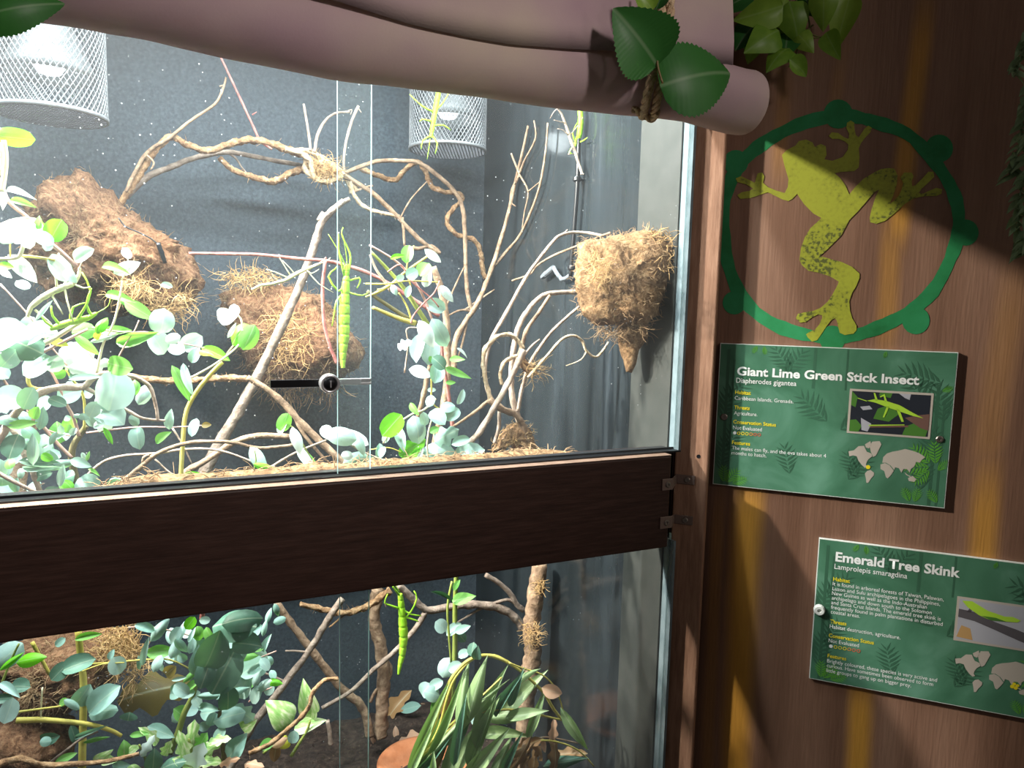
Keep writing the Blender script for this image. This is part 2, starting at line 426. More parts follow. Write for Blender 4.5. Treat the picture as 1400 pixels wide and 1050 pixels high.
# --- leaves
def leaf_mesh(name, wfun, mat, camber=0.12, droop=0.08, nl=8, serr=0.0, curve=0.0, nc=2):
    vs, fs = [], []
    for i in range(nl + 1):
        t = i / nl
        w = wfun(t) * 0.5
        if serr: w *= 1 + serr * (0.5 if i % 2 else -0.5)
        for j in range(-nc, nc + 1):
            y = w * j / nc
            z = camber * abs(j / nc) ** 1.5 * wfun(t) - droop * (2 * t - 0.6) ** 2
            vs.append((t, y + curve * math.sin(math.pi * t), z))
    k = 2 * nc + 1
    for i in range(nl):
        for j in range(k - 1):
            fs.append((i * k + j, (i + 1) * k + j, (i + 1) * k + j + 1, i * k + j + 1))
    me = bpy.data.meshes.new(name); me.from_pydata(vs, [], fs); me.materials.append(mat)
    me.polygons.foreach_set('use_smooth', [True] * len(me.polygons)); me.update()
    return me
SH = {
    'round': (lambda t: 0.04 + math.sqrt(max(0, 1 - (2 * t - 1) ** 2)) * 0.96 if 0 < t < 1 else 0.06, dict()),
    'oval': (lambda t: max(0.03, math.sin(math.pi * t ** 0.85) ** 0.75), dict()),
    'point': (lambda t: max(0.01, math.sin(math.pi * t ** 0.7) ** 0.9), dict()),
    'narrow': (lambda t: max(0.02, math.sin(math.pi * t ** 0.62)), dict(curve=0.05, nl=10)),
    'heart': (lambda t: max(0.01, math.sin(math.pi * min(1, t ** 0.55)) ** 0.85), dict(nl=12)),
    'serrate': (lambda t: max(0.012, 1.08 * math.sin(math.pi * min(1, t ** 0.72)) ** 0.72 * (1 - 0.25 * t)), dict(nl=36, serr=0.07, camber=0.10)),
    'ragged': (lambda t: max(0.02, math.sin(math.pi * t ** 0.8) ** 0.7 * (0.82 + 0.25 * math.sin(t * 17))), dict(nl=14)),
}
_lm = {}
def lmesh(shape, mk):
    if (shape, mk) not in _lm:
        f, kw = SH[shape]
        _lm[(shape, mk)] = [leaf_mesh('leaf_%s_%s_%d' % (shape, mk, q), f, L[mk], camber=kw.get('camber', 0.06) + 0.09 * q * (1 if q % 2 else -1), droop=0.05 + 0.05 * q,
                             **{k: v for k, v in kw.items() if k != 'camber'}) for q in range(3)]
    return random.choice(_lm[(shape, mk)])
def leaf_at(parent, c, axis, nrm, ln, wd, mk, shape, name='leaf'):
    a = axis.normalized(); n = (nrm - a * nrm.dot(a)).normalized(); b = n.cross(a)
    o = link(name, lmesh(shape, mk), parent)
    base = parent.location
    R3 = Matrix((a, b, n)).transposed()
    mt = R3.to_4x4() @ Matrix.Diagonal((ln, wd, ln, 1))
    mt.translation = c - a * ln * 0.5 - base
    o.matrix_local = mt
    return o
def leaf(parent, cx, cy, v, ln, wd, ang, mk='p', shape='round', dz=None, tilt=0.45, pt=None):
    c = P(cx, cy, v) if pt is None else pt
    k = mpp(c)
    t = math.radians(ang)
    dz = rnd(-0.45, 0.45) if dz is None else dz
    axis = RT * math.cos(t) + UP * math.sin(t) + FW * dz
    nrm = -ray(cx, cy).normalized() + RT * rnd(-tilt, tilt) + UP * rnd(-tilt * 0.3, tilt * 1.3)
    return leaf_at(parent, c, axis, nrm, ln * k * math.sqrt(1 + dz * dz), wd * k * 1.08, mk, shape)
def leaves(parent, v, rows, jit=0.02, **kw):
    for r in rows:
        cx, cy, ln, wd, ang, mk = r[:6]
        sh = r[6] if len(r) > 6 else 'round'
        leaf(parent, cx, cy, v + rnd(-jit, jit), ln, wd, ang, mk, sh, **kw)
def path(pts, v):
    """pixel polyline [(x,y[,v])] -> world points"""
    out = []
    for p in pts:
        w = P(p[0], p[1], p[2] if len(p) > 2 else v)
        if uv(w)[0] > U_R - 0.012: w = P(p[0], p[1], max(0.02, uv(side(p[0], p[1]))[1] - 0.022))   # stay inside the side wall
        out.append(w)
    return out
def stem(parent, pts, v, r, mat, name='stem', n=6, sub=4, **kw):
    """a stem or branch along pixels, radius r px (single or start/end)"""
    w = path(pts, v)
    if isinstance(r, (int, float)): r = (r, r)
    k = len(w)
    rs = [(r[0] + (r[1] - r[0]) * i / (k - 1)) * mpp(w[i]) for i in range(k)]
    mb = MB(); mb.tube(w, rs, n, sub, **kw)
    return mb.build(name, mat, parent, smooth=True)
def branch(pts, v, r, mat, label, cat='branch', name='branch', twigs=(), n=8, fuzz=0, group=None, **kw):
    """a loose branch: one mesh with its side twigs; fuzz adds frayed fibres"""
    w = path(pts, v)
    if isinstance(r, (int, float)): r = (r, r)
    k = len(w)
    rs = [(r[0] + (r[1] - r[0]) * i / (k - 1)) * mpp(w[i]) for i in range(k)]
    mb = MB(); mb.tube(w, rs, n, **({'jit': 0.35, 'sub': 5} | kw))
    for tw in twigs:
        tp, tr = tw[0], tw[1]
        x = path(tp, v); kk = len(x)
        if isinstance(tr, (int, float)): tr = (tr, tr * 0.6)
        mb.tube(x, [(tr[0] + (tr[1] - tr[0]) * i / (kk - 1)) * mpp(x[i]) for i in range(kk)], 6, 4, jit=0.3, **(tw[2] if len(tw) > 2 else {}))
    for _ in range(fuzz):
        i = random.randrange(k - 1); t = rnd(0, 1)
        p = w[i].lerp(w[i + 1], t); rr = rs[i]
        d = Vector((rnd(-1, 1), rnd(-1, 1), rnd(-1, 1))).normalized()
        e = (d + Vector((rnd(-1, 1), rnd(-1, 1), rnd(-1, 1))) * 0.6)
        mb.tube([p + d * rr * 0.8, p + d * rr * 1.3, p + d * rr * 1.2 + e * rr * rnd(0.6, 1.6)], [rr * 0.12, rr * 0.1, rr * 0.05], 3, 2, cap=False)
    o = mb.build(name, mat, None, smooth=True, origin=w[0])
    return tag(o, label, cat, group)
# ================================================================ structure
def struct(name, mb, mats, smooth=False, label=None):
    o = mb.build(name, mats, None, smooth)
    return tag(o, label=label, kind='structure')
def tbox(u0, u1, v0, v1, z0, z1, mb=None, mi=0):
    mb = mb or MB()
    mb.box(T(u0, v0, z0), EU * (u1 - u0), EV * (v1 - v0), Vector((0, 0, z1 - z0)), mi)
    return mb

# --- sign wall: stained board with golden brush streaks (real paint, running down the board)
def wallmat():
    mt, nt, b = new_mat('stained_wall')
    tc = N(nt, 'ShaderNodeTexCoord'); sp = N(nt, 'ShaderNodeSeparateXYZ')
    nt.links.new(tc.outputs['Object'], sp.inputs[0])
    mp = N(nt, 'ShaderNodeMapping'); mp.inputs['Scale'].default_value = (9, 9, 0.9)
    nt.links.new(tc.outputs['Object'], mp.inputs[0])
    big = N(nt, 'ShaderNodeTexNoise', Scale=1.6, Detail=3.0); nt.links.new(mp.outputs[0], big.inputs['Vector'])
    mp2 = N(nt, 'ShaderNodeMapping'); mp2.inputs['Scale'].default_value = (220, 220, 14)
    nt.links.new(tc.outputs['Object'], mp2.inputs[0])
    fine = N(nt, 'ShaderNodeTexNoise', Scale=1.5, Detail=4.0); nt.links.new(mp2.outputs[0], fine.inputs['Vector'])
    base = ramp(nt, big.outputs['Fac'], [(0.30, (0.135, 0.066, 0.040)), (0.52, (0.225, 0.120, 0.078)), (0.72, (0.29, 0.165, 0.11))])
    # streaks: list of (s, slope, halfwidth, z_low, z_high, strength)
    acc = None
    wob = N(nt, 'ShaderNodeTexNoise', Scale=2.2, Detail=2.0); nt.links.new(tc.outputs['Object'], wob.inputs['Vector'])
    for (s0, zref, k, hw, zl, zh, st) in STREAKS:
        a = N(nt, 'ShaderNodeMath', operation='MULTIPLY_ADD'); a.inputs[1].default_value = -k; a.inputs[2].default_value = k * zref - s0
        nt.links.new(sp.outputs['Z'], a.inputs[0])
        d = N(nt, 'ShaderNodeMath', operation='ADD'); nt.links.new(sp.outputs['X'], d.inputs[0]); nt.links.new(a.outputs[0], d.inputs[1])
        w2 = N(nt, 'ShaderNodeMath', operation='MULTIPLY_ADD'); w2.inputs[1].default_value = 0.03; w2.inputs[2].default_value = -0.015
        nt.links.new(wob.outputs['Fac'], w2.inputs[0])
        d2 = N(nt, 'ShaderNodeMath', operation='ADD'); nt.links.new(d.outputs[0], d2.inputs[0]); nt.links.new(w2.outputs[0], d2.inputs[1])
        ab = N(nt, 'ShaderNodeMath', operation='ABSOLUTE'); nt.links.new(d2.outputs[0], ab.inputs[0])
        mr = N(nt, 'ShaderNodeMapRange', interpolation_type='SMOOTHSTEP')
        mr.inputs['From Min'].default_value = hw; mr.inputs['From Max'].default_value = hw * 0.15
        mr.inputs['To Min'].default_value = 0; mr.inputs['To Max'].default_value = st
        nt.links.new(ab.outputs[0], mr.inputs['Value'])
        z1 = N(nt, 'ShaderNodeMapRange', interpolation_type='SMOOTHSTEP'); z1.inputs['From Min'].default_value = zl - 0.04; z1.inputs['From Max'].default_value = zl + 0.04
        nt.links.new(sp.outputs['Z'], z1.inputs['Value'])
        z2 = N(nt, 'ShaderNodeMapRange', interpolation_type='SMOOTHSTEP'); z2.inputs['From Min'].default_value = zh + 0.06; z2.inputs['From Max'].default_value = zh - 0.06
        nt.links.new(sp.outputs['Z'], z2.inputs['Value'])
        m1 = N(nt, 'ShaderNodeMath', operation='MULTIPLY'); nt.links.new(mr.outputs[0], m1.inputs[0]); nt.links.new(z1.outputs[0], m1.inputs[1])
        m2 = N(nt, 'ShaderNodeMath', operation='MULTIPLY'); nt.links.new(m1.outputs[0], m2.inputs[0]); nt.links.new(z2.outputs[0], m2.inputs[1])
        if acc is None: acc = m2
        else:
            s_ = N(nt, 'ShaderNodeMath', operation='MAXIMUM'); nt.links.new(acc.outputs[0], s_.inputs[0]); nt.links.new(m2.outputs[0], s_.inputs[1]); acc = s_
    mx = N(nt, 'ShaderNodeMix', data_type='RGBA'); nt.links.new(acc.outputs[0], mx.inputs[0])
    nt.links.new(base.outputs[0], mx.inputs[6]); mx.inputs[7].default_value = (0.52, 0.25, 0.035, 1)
    fm = N(nt, 'ShaderNodeMapRange'); fm.inputs['To Min'].default_value = 0.8; fm.inputs['To Max'].default_value = 1.2
    nt.links.new(fine.outputs['Fac'], fm.inputs['Value'])
    mm = N(nt, 'ShaderNodeMix', data_type='RGBA', blend_type='MULTIPLY'); mm.inputs[0].default_value = 1.0
    nt.links.new(mx.outputs[2], mm.inputs[6]); nt.links.new(fm.outputs[0], mm.inputs[7])
    nt.links.new(mm.outputs[2], b.inputs['Base Color'])
    b.inputs['Roughness'].default_value = 0.5; b.inputs['Specular IOR Level'].default_value = 0.35
    bp = N(nt, 'ShaderNodeBump', Strength=0.25, Distance=0.002); nt.links.new(fine.outputs['Fac'], bp.inputs['Height'])
    nt.links.new(bp.outputs[0], b.inputs['Normal'])
    return mt
def streak(pa, pb, hwpx, st):
    a, b = sz(W(*pa)), sz(W(*pb))
    k = (a[0] - b[0]) / (a[1] - b[1])
    zl, zh = min(a[1], b[1]), max(a[1], b[1])
    return (a[0], a[1], k, hwpx * mpp(W(*pa)), zl, zh, st)
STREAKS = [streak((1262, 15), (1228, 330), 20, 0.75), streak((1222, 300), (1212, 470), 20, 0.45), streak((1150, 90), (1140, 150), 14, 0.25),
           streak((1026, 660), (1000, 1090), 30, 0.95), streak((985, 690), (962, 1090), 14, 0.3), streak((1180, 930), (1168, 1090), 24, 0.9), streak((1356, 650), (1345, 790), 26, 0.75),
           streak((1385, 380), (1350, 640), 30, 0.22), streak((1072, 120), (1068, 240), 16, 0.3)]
s_l = sz(W(930, 600))[0]
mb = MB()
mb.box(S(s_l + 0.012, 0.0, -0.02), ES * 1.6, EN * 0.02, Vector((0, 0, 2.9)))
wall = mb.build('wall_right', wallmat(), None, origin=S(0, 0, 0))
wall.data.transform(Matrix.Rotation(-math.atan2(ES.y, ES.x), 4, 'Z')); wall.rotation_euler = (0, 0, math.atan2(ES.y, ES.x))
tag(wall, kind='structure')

# --- room behind the camera
M['floor'] = noisy('dark_floor', [(0.05, 0.04, 0.035), (0.09, 0.075, 0.065)], 6, 0.6, 0.1)
M['ceil'] = noisy('dark_ceiling', [(0.03, 0.022, 0.018), (0.05, 0.035, 0.028)], 5, 0.9, 0.1)
mb = MB(); mb.box(Vector((-2.4, -1.6, -0.05)), Vector((4.6, 0, 0)), Vector((0, 4.6, 0)), Vector((0, 0, 0.05))); struct('floor', mb, M['floor'])

# --- enclosure shell
mb = tbox(U_L, U_R + 0.0, V_B, V_B + 0.02, Z_F - 0.06, Z_C); struct('wall_back', mb, M['slate'])
mb = tbox(U_R, U_R + 0.012, 0.035, V_B + 0.02, Z_F - 0.06, Z_C)
struct('wall_side', mb, M['side'])
mb = tbox(U_L - 0.02, U_L, 0.0, V_B + 0.02, Z_F - 0.06, Z_C); struct('wall_left', mb, M['slate'])
mb = tbox(U_L - 0.02, U_R + 0.012, -0.01, V_B + 0.02, Z_C, Z_C + 0.03); struct('ceiling', mb, plain('lid', (0.10, 0.12, 0.13), 0.8))
M['jamb'] = noisy('jamb_board', [(0.030, 0.034, 0.030), (0.045, 0.047, 0.043)], 30, 0.6, 0.05)
uj = U_R
mb = tbox(uj - 0.006, uj + 0.012, 0.018, 0.115, Z_F - 0.06, Z_C); o = struct('trim_3', mb, M['jamb'])

# --- wood trim: post, rail, seal
M['post'] = noisy('post_wood', [(0.21, 0.11, 0.068), (0.33, 0.18, 0.115), (0.43, 0.25, 0.165)], 26, 0.62, 0.35, 8, stretch=(5, 5, 0.6), dist=0.003)
M['rail'] = noisy('rail_wood', [(0.024, 0.010, 0.007), (0.040, 0.018, 0.013), (0.060, 0.029, 0.022)], 26, 0.5, 0.2, 8, stretch=(0.8, 0.8, 9), dist=0.002)
PD = 0.030
sp0, sp1 = sz(W(922, 640, PD))[0], sz(W(968, 640, PD))[0]
mb = MB(); mb.box(S(sp0, 0.0, 0.010), ES * (sp1 - sp0), EN * (PD - 0.010), Vector((0, 0, 2.1)))
post = bevel(struct('trim_1', mb, M['post']), 0.002)
# nail holes in the post
def disc(mb, c, ax, r, h, n=14, mi=0):
    mb.lathe(c, [(0, 0), (r, 0), (r, h * 0.7), (r * 0.85, h), (0, h)], n, ax, mi)
urail = 0.0
mb = tbox(U_L, urail, RAILV, 0.034, Z_RB, Z_RT)
rail = bevel(struct('trim_2', mb, M['rail']), 0.0025)
mb = tbox(U_L, urail, RAILV + 0.0005, -0.006, Z_RT, Z_RT + 0.0006); struct('trim_8', mb, noisy('worn_ledge', [(0.20, 0.125, 0.088), (0.34, 0.225, 0.165)], 40, 0.6, 0.1))
mb = tbox(U_L, U_R, -0.006, 0.03, Z_RT, Z_RT + 0.0025)
tbox(U_L, U_R, 0.007, 0.009, Z_RT, Z_RT + 0.005, mb)
struct('trim_4', mb, M['black'])
ub = U_R
mb = tbox(U_L, U_R + 0.035, -0.020, -0.003, 1.660, 2.05); struct('trim_light_block', mb, M['rail'])  # unseen header board added behind the cloth to block enclosure light
mb = tbox(ub + 0.001, ub + 0.03, 0.012, 0.035, 0.05, Z_C); struct('trim_5', mb, plain('seal_brown', (0.022, 0.008, 0.006), 0.4))
mb = tbox(ub - 0.003, ub + 0.001, -0.004, 0.018, Z_RT, Z_C); tbox(ub - 0.003, ub + 0.001, -0.004, 0.018, 0.05, Z_RB, mb)
struct('trim_6', mb, noisy('silicone_bead', [(0.10, 0.14, 0.155), (0.20, 0.25, 0.27)], 30, 0.2, 0))

# --- glass: two sliding panes above the rail, two fixed below
def pane(name, u0, u1, v0, z0, z1):
    mb = MB(); th = 0.005
    a, b = T(u0, v0, z0), T(u1, v0, z0)
    dz = Vector((0, 0, z1 - z0)); dv = EV * th
    mb.add([a, b, b + dz, a + dz], [(0, 1, 2, 3)], 0)
    mb.add([a + dv, b + dv, b + dv + dz, a + dv + dz], [(3, 2, 1, 0)], 0)
    mb.add([a, a + dv, a + dv + dz, a + dz], [(0, 3, 2, 1)], 1)
    mb.add([b, b + dv, b + dv + dz, b + dz], [(0, 1, 2, 3)], 1)
    return struct(name, mb, [M['glass'], M['glass_edge']])
u462 = uv(P(462.5, 400, 0.0))[0]; u508 = uv(P(507, 400, 0.014))[0]
pane('window_1', U_L, u508, 0.012, Z_RT + 0.003, Z_C)
pane('window_2', u462, U_R - 0.003, 0.002, Z_RT + 0.003, Z_C)
u465 = uv(P(465.5, 940, 0.0))[0]; u503 = uv(P(504, 940, 0.014))[0]
pane('window_3', U_L, u503, 0.012, Z_F - 0.05, Z_RB + 0.01)
pane('window_4', u465, U_R - 0.003, 0.002, Z_F - 0.05, Z_RB + 0.01)

# --- brackets that tie the rail to the post
M['bracket'] = plain('bronze_plate', (0.20, 0.14, 0.115), 0.4, 0.3)
M['screw'] = plain('screw_steel', (0.30, 0.26, 0.23), 0.35, 0.9)
def screw(name, parent, c, nrm, r, mat, proud=0.0018):
    mb = MB()
    mb.lathe(c, [(r, 0), (r, proud * 0.5), (r * 0.8, proud), (r * 0.38, proud), (r * 0.30, proud * 0.3), (0, proud * 0.3)], 14, nrm)
    return mb.build(name, mat, parent)
def bracket(p, label):
    (x0, y0), (x1, y1), (x2, y2), (x3, y3) = p     # rail plate corners, post plate corners
    a, b = P(x0, y0, RAILV), P(x1, y1, RAILV)
    t = thing('bracket', (a + b) / 2, label, 'bracket', 'brackets between rail and post')
    ua, ub2 = uv(a)[0], uv(b)[0]
    mb = MB(); mb.box(T(ua, RAILV, b.z), EU * (ub2 - ua), -EV * 0.0018, Vector((0, 0, a.z - b.z)))
    bevel(mb.build('rail_plate', M['bracket'], t), 0.0005)
    c, d = W(x2, y2, PD), W(x3, y3, PD)
    s0, s1 = sz(c)[0], sz(d)[0]
    mb = MB(); mb.box(S(s0, d.z, PD), ES * (s1 - s0), EN * 0.0018, Vector((0, 0, c.z - d.z)))
    bevel(mb.build('post_plate', M['bracket'], t), 0.0005)
    # the web joining both plates
    e0, e1 = T(ub2, RAILV - 0.0009, 0), S(s0, 0, PD + 0.0009)
    mb = MB()
    zz = [(a.z, b.z), (c.z, d.z)]
    off = EV * 0.0016
    vs = [Vector((e0.x, e0.y, a.z)), Vector((e1.x, e1.y, c.z)), Vector((e1.x, e1.y, d.z)), Vector((e0.x, e0.y, b.z))]
    vs += [q + off for q in vs]
    mb.add(vs, [(0, 1, 2, 3), (7, 6, 5, 4), (0, 4, 5, 1), (2, 6, 7, 3), (1, 5, 6, 2), (0, 3, 7, 4)])
    mb.build('bend', M['bracket'], t)
    screw('screw', t, (a + b) / 2 - EV * 0.0018, -EV, 0.0042, M['screw'])
    screw('screw', t, (c + d) / 2 + EN * 0.0018 + ES * 0.002, EN, 0.0042, M['screw'])
bracket([(905, 655), (919, 669), (926, 648), (950, 663)], 'upper bronze metal bracket screwed to brown rail and post')
bracket([(902, 707), (918, 721), (923, 703), (947, 718)], 'lower bronze metal bracket screwed to brown rail and post')
o = MB(); o.lathe(W(955, 624, PD), [(0.0028, -0.0002), (0.0028, 0.0004), (0.002, 0.0002), (0, 0.0001)], 12, EN)
tag(o.build('screw_hole', M['black']), 'dark empty screw hole in the post above the upper bracket', 'hole')

# --- ratchet lock on the upper sliding panes
lk = P(450, 524, -0.002)
t = thing('display_lock', lk, 'chrome cabinet lock with black bar clamped across the sliding glass', 'lock')
p0, p1, p2 = P(371, 527, -0.004), P(440, 525, -0.004), P(507, 521, 0.009)
u0, u1, u2 = uv(p0)[0], uv(lk)[0], uv(p2)[0]
zb = lk.z
hh = 5.2 * mpp(lk)
mb = MB(); mb.box(T(u0, 0.003, zb - hh), EU * (u1 - u0), EV * 0.0035, Vector((0, 0, 2 * hh))); bevel(mb.build('bar', M['blackmetal'], t), 0.0008)
mb = MB()
nt_ = 26
for i in range(nt_):
    uu = u0 + (u1 - u0) * (i + 0.1) / nt_
    mb.add([T(uu, 0.003, zb - hh), T(uu + (u1 - u0) * 0.8 / nt_, 0.003, zb - hh), T(uu + (u1 - u0) * 0.2 / nt_, 0.003, zb - hh - 0.0016),
            T(uu, 0.0065, zb - hh), T(uu + (u1 - u0) * 0.8 / nt_, 0.0065, zb - hh), T(uu + (u1 - u0) * 0.2 / nt_, 0.0065, zb - hh - 0.0016)],
           [(0, 2, 1), (3, 4, 5), (0, 1, 4, 3), (1, 2, 5, 4), (2, 0, 3, 5)])
mb.build('ratchet_teeth', M['chrome'], t)
mb = MB(); mb.box(T(u1, 0.0082, zb - hh * 0.9), EU * (u2 - u1), EV * 0.003, Vector((0, 0, 2 * hh * 0.9))); bevel(mb.build('tongue', M['chrome'], t), 0.0008)
mb = MB()
for k in (-1, 1):
    mb.box(T(u2 - 0.012, 0.0065, zb + k * hh * 0.55 - hh * 0.3), EU * 0.012, EV * 0.0018, Vector((0, 0, hh * 0.6)))
bevel(mb.build('end_clip', M['chrome'], t), 0.0004)
R = 13.5 * mpp(lk)
mb = MB(); mb.lathe(T(u1, 0.003, zb), [(R * 0.9, 0), (R, 0.002), (R, 0.010), (R * 0.93, 0.013), (R * 0.70, 0.013), (R * 0.66, 0.0115)], 32, -EV); mb.build('barrel', M['chrome'], t, True)
mb = MB(); mb.lathe(T(u1, 0.003, zb), [(R * 0.66, 0.0115), (R * 0.62, 0.014), (R * 0.2, 0.0145), (0, 0.0145)], 28, -EV); k = mb.build('key_cylinder', M['blackmetal'], t, True)
mb = MB(); mb.box(T(u1 - 0.0006, 0.003 - 0.0146, zb - R * 0.35), EU * 0.0012, -EV * 0.0004, Vector((0, 0, R * 0.7))); mb.build('keyhole', M['chrome'], t)

# ================================================================ frog mural
M['ring'] = noisy('mural_green', [(0.010, 0.13, 0.035), (0.02, 0.21, 0.07), (0.03, 0.26, 0.10)], 14, 0.6, 0.05, 6)
def frogpaint():
    mt, nt, b = new_mat('mural_lime')
    tc = N(nt, 'ShaderNodeTexCoord')
    n1 = N(nt, 'ShaderNodeTexNoise', Scale=16.0, Detail=6.0); nt.links.new(tc.outputs['Object'], n1.inputs['Vector'])
    n2 = N(nt, 'ShaderNodeTexNoise', Scale=230.0, Detail=2.0); nt.links.new(tc.outputs['Object'], n2.inputs['Vector'])
    mu = N(nt, 'ShaderNodeMath', operation='MULTIPLY'); nt.links.new(n1.outputs['Fac'], mu.inputs[0]); nt.links.new(n2.outputs['Fac'], mu.inputs[1])
    r = ramp(nt, mu.outputs[0], [(0.19, (0.34, 0.36, 0.03)), (0.32, (0.28, 0.30, 0.025)), (0.40, (0.09, 0.10, 0.02))])
    nt.links.new(r.outputs[0], b.inputs['Base Color']); b.inputs['Roughness'].default_value = 0.55
    return mt
M['frog'] = frogpaint()
c = W(1157, 306)
fm = thing('frog_mural', c, 'lime frog in a green ring stencilled on the brown wall', 'mural')
mb = MB()
RING = [(1148,158),(1175,161),(1200,168),(1240,183),(1272,214),(1297,250),(1309,282),(1310,317),(1299,354),(1275,398),(1240,428),(1200,448),(1165,459),(1130,461),(1090,455),(1050,439),(1018,411),(998,370),(989,322),(991,272),(1006,233),(1028,208),(1060,186),(1102,167)]
q = []
for i in range(len(RING)):
    p0, p1, p2, p3 = (Vector((*RING[(i + k) % len(RING)], 0)) for k in (-1, 0, 1, 2))
    for j in range(4):
        t = j / 4
        q.append(0.5 * ((2 * p1) + (p2 - p0) * t + (2 * p0 - 5 * p1 + 4 * p2 - p3) * t * t + (3 * p1 - p0 - 3 * p2 + p3) * t ** 3))
nn = len(q)
ip, op = [], []
for i, p in enumerate(q):
    d = (q[(i + 1) % nn] - q[i - 1]).normalized(); nr = Vector((d.y, -d.x, 0))
    hw = 9.0 + 0.8 * math.sin(i * 0.9) + 0.5 * math.sin(i * 2.3)
    o1, i1 = p + nr * hw, p - nr * hw
    op.append(W(o1.x, o1.y)); ip.append(W(i1.x, i1.y))
vs = [p + EN * 0.0004 for p in ip + op]
mb.add(vs, [(i, nn + i, nn + (i + 1) % nn, (i + 1) % nn)[::-1] for i in range(nn)])
for (x, y, r) in [(1146, 156, 20), (1284, 203, 19), (1320, 318, 18), (1252, 438, 19), (1138, 463, 18), (1004, 414, 16), (1006, 222, 17)]:
    mb.poly([W(x + r * math.cos(2 * math.pi * i / 20), y + r * math.sin(2 * math.pi * i / 20), 0.0) for i in range(20)], 0.0005, EN)
mb.build('ring', M['ring'], fm)
FROG = [(1069,212),(1076,205),(1088,199),(1092,193),(1102,191),(1111,195),(1114,201),(1122,197),(1129,200),(1130,212),(1127,218),(1138,220),(1152,215),(1159,205),(1160,198),(1156,194),(1147,190),(1138,190),(1133,186),(1137,181),(1146,182),(1154,188),(1160,190),(1161,183),(1157,175),(1158,168),(1163,165),(1168,168),(1168,176),(1170,185),(1174,188),(1178,182),(1183,175),(1187,172),(1192,175),(1190,181),(1183,188),(1177,196),(1174,203),(1175,215),(1174,229),(1168,234),(1150,235),(1141,237),(1149,244),(1156,254),(1161,266),(1170,255),(1180,245),(1195,236),(1205,231),(1215,230),(1223,231),(1227,240),(1226,252),(1221,268),(1216,279),(1222,275),(1229,267),(1233,258),(1235,250),(1231,243),(1236,236),(1246,236),(1249,241),(1246,248),(1247,255),(1252,253),(1262,243),(1269,235),(1276,235),(1277,242),(1270,249),(1260,258),(1256,264),(1262,265),(1270,261),(1280,257),(1288,259),(1287,265),(1280,268),(1265,268),(1250,271),(1238,278),(1225,290),(1210,302),(1198,306),(1190,304),(1189,298),(1192,285),(1197,270),(1202,259),(1195,263),(1185,275),(1172,290),(1161,301),(1150,322),(1140,332),(1128,344),(1121,350),(1135,354),(1150,358),(1165,365),(1175,374),(1175,380),(1170,392),(1165,400),(1161,412),(1162,425),(1165,435),(1171,445),(1171,451),(1167,456),(1155,458),(1148,455),(1146,447),(1144,438),(1141,435),(1136,438),(1130,446),(1124,455),(1117,465),(1110,467),(1104,461),(1102,457),(1108,453),(1114,451),(1120,444),(1124,435),(1124,431),(1118,430),(1110,434),(1102,440),(1094,441),(1088,435),(1091,429),(1100,427),(1112,425),(1122,421),(1132,412),(1138,403),(1144,392),(1147,385),(1135,378),(1120,373),(1105,370),(1096,362),(1093,355),(1095,340),(1100,325),(1108,312),(1118,303),(1123,298),(1112,292),(1100,280),(1093,270),(1090,265),(1083,272),(1078,275),(1070,273),(1060,268),(1050,263),(1043,265),(1035,268),(1025,271),(1012,272),(1008,267),(1014,263),(1025,261),(1030,258),(1020,252),(1008,249),(1006,244),(1013,241),(1024,246),(1032,250),(1034,243),(1036,237),(1042,236),(1045,241),(1043,250),(1050,256),(1062,261),(1073,264),(1077,256),(1078,245),(1073,228)]
mb = MB(); mb.poly([W(x, y, 0.0) for x, y in FROG], 0.0009, EN)
mb.build('frog', M['frog'], fm)

# ================================================================ information signs
def signmat():
    mt, nt, b = new_mat('sign_print')
    tc = N(nt, 'ShaderNodeTexCoord')
    n1 = N(nt, 'ShaderNodeTexNoise', Scale=11.0, Detail=5.0, Distortion=1.2); nt.links.new(tc.outputs['Object'], n1.inputs['Vector'])
    r = ramp(nt, n1.outputs['Fac'], [(0.32, (0.045, 0.140, 0.078)), (0.55, (0.075, 0.205, 0.125)), (0.72, (0.125, 0.285, 0.195))])
    nt.links.new(r.outputs[0], b.inputs['Base Color']); b.inputs['Roughness'].default_value = 0.4; b.inputs['Specular IOR Level'].default_value = 0.35
    return mt
M['sign'] = signmat()
M['core'] = plain('sign_core_white', (0.72, 0.74, 0.70), 0.5)
M['ink_white'] = plain('ink_white', (0.85, 0.86, 0.84), 0.5)
M['ink_yellow'] = plain('ink_yellow', (0.85, 0.70, 0.02), 0.5)
M['ink_orange'] = plain('ink_orange', (0.75, 0.28, 0.04), 0.5)
M['ink_red'] = plain('ink_red', (0.65, 0.10, 0.05), 0.5)
M['ink_beige'] = plain('ink_beige', (0.50, 0.44, 0.38), 0.55)
M['print_dark'] = plain('print_dark_green', (0.038, 0.115, 0.066), 0.45)
M['print_lime'] = plain('print_lime_green', (0.10, 0.34, 0.035), 0.45)
M['print_night'] = plain('print_night', (0.018, 0.022, 0.032), 0.45)
M['print_insect'] = plain('print_insect_lime', (0.42, 0.68, 0.05), 0.45)
M['print_leaf'] = plain('print_leaf', (0.07, 0.20, 0.03), 0.45)
M['print_soil'] = plain('print_brown', (0.17, 0.09, 0.07), 0.45)
M['print_grey'] = plain('print_grey', (0.42, 0.42, 0.47), 0.45)
M['print_bark'] = plain('print_bark', (0.10, 0.09, 0.10), 0.45)
M['print_orange'] = plain('print_orange', (0.50, 0.30, 0.12), 0.45)
_font = bpy.data.curves.new('lettering', 'FONT')
_fo = bpy.data.objects.new('lettering_tmp', _font); COL.objects.link(_fo)
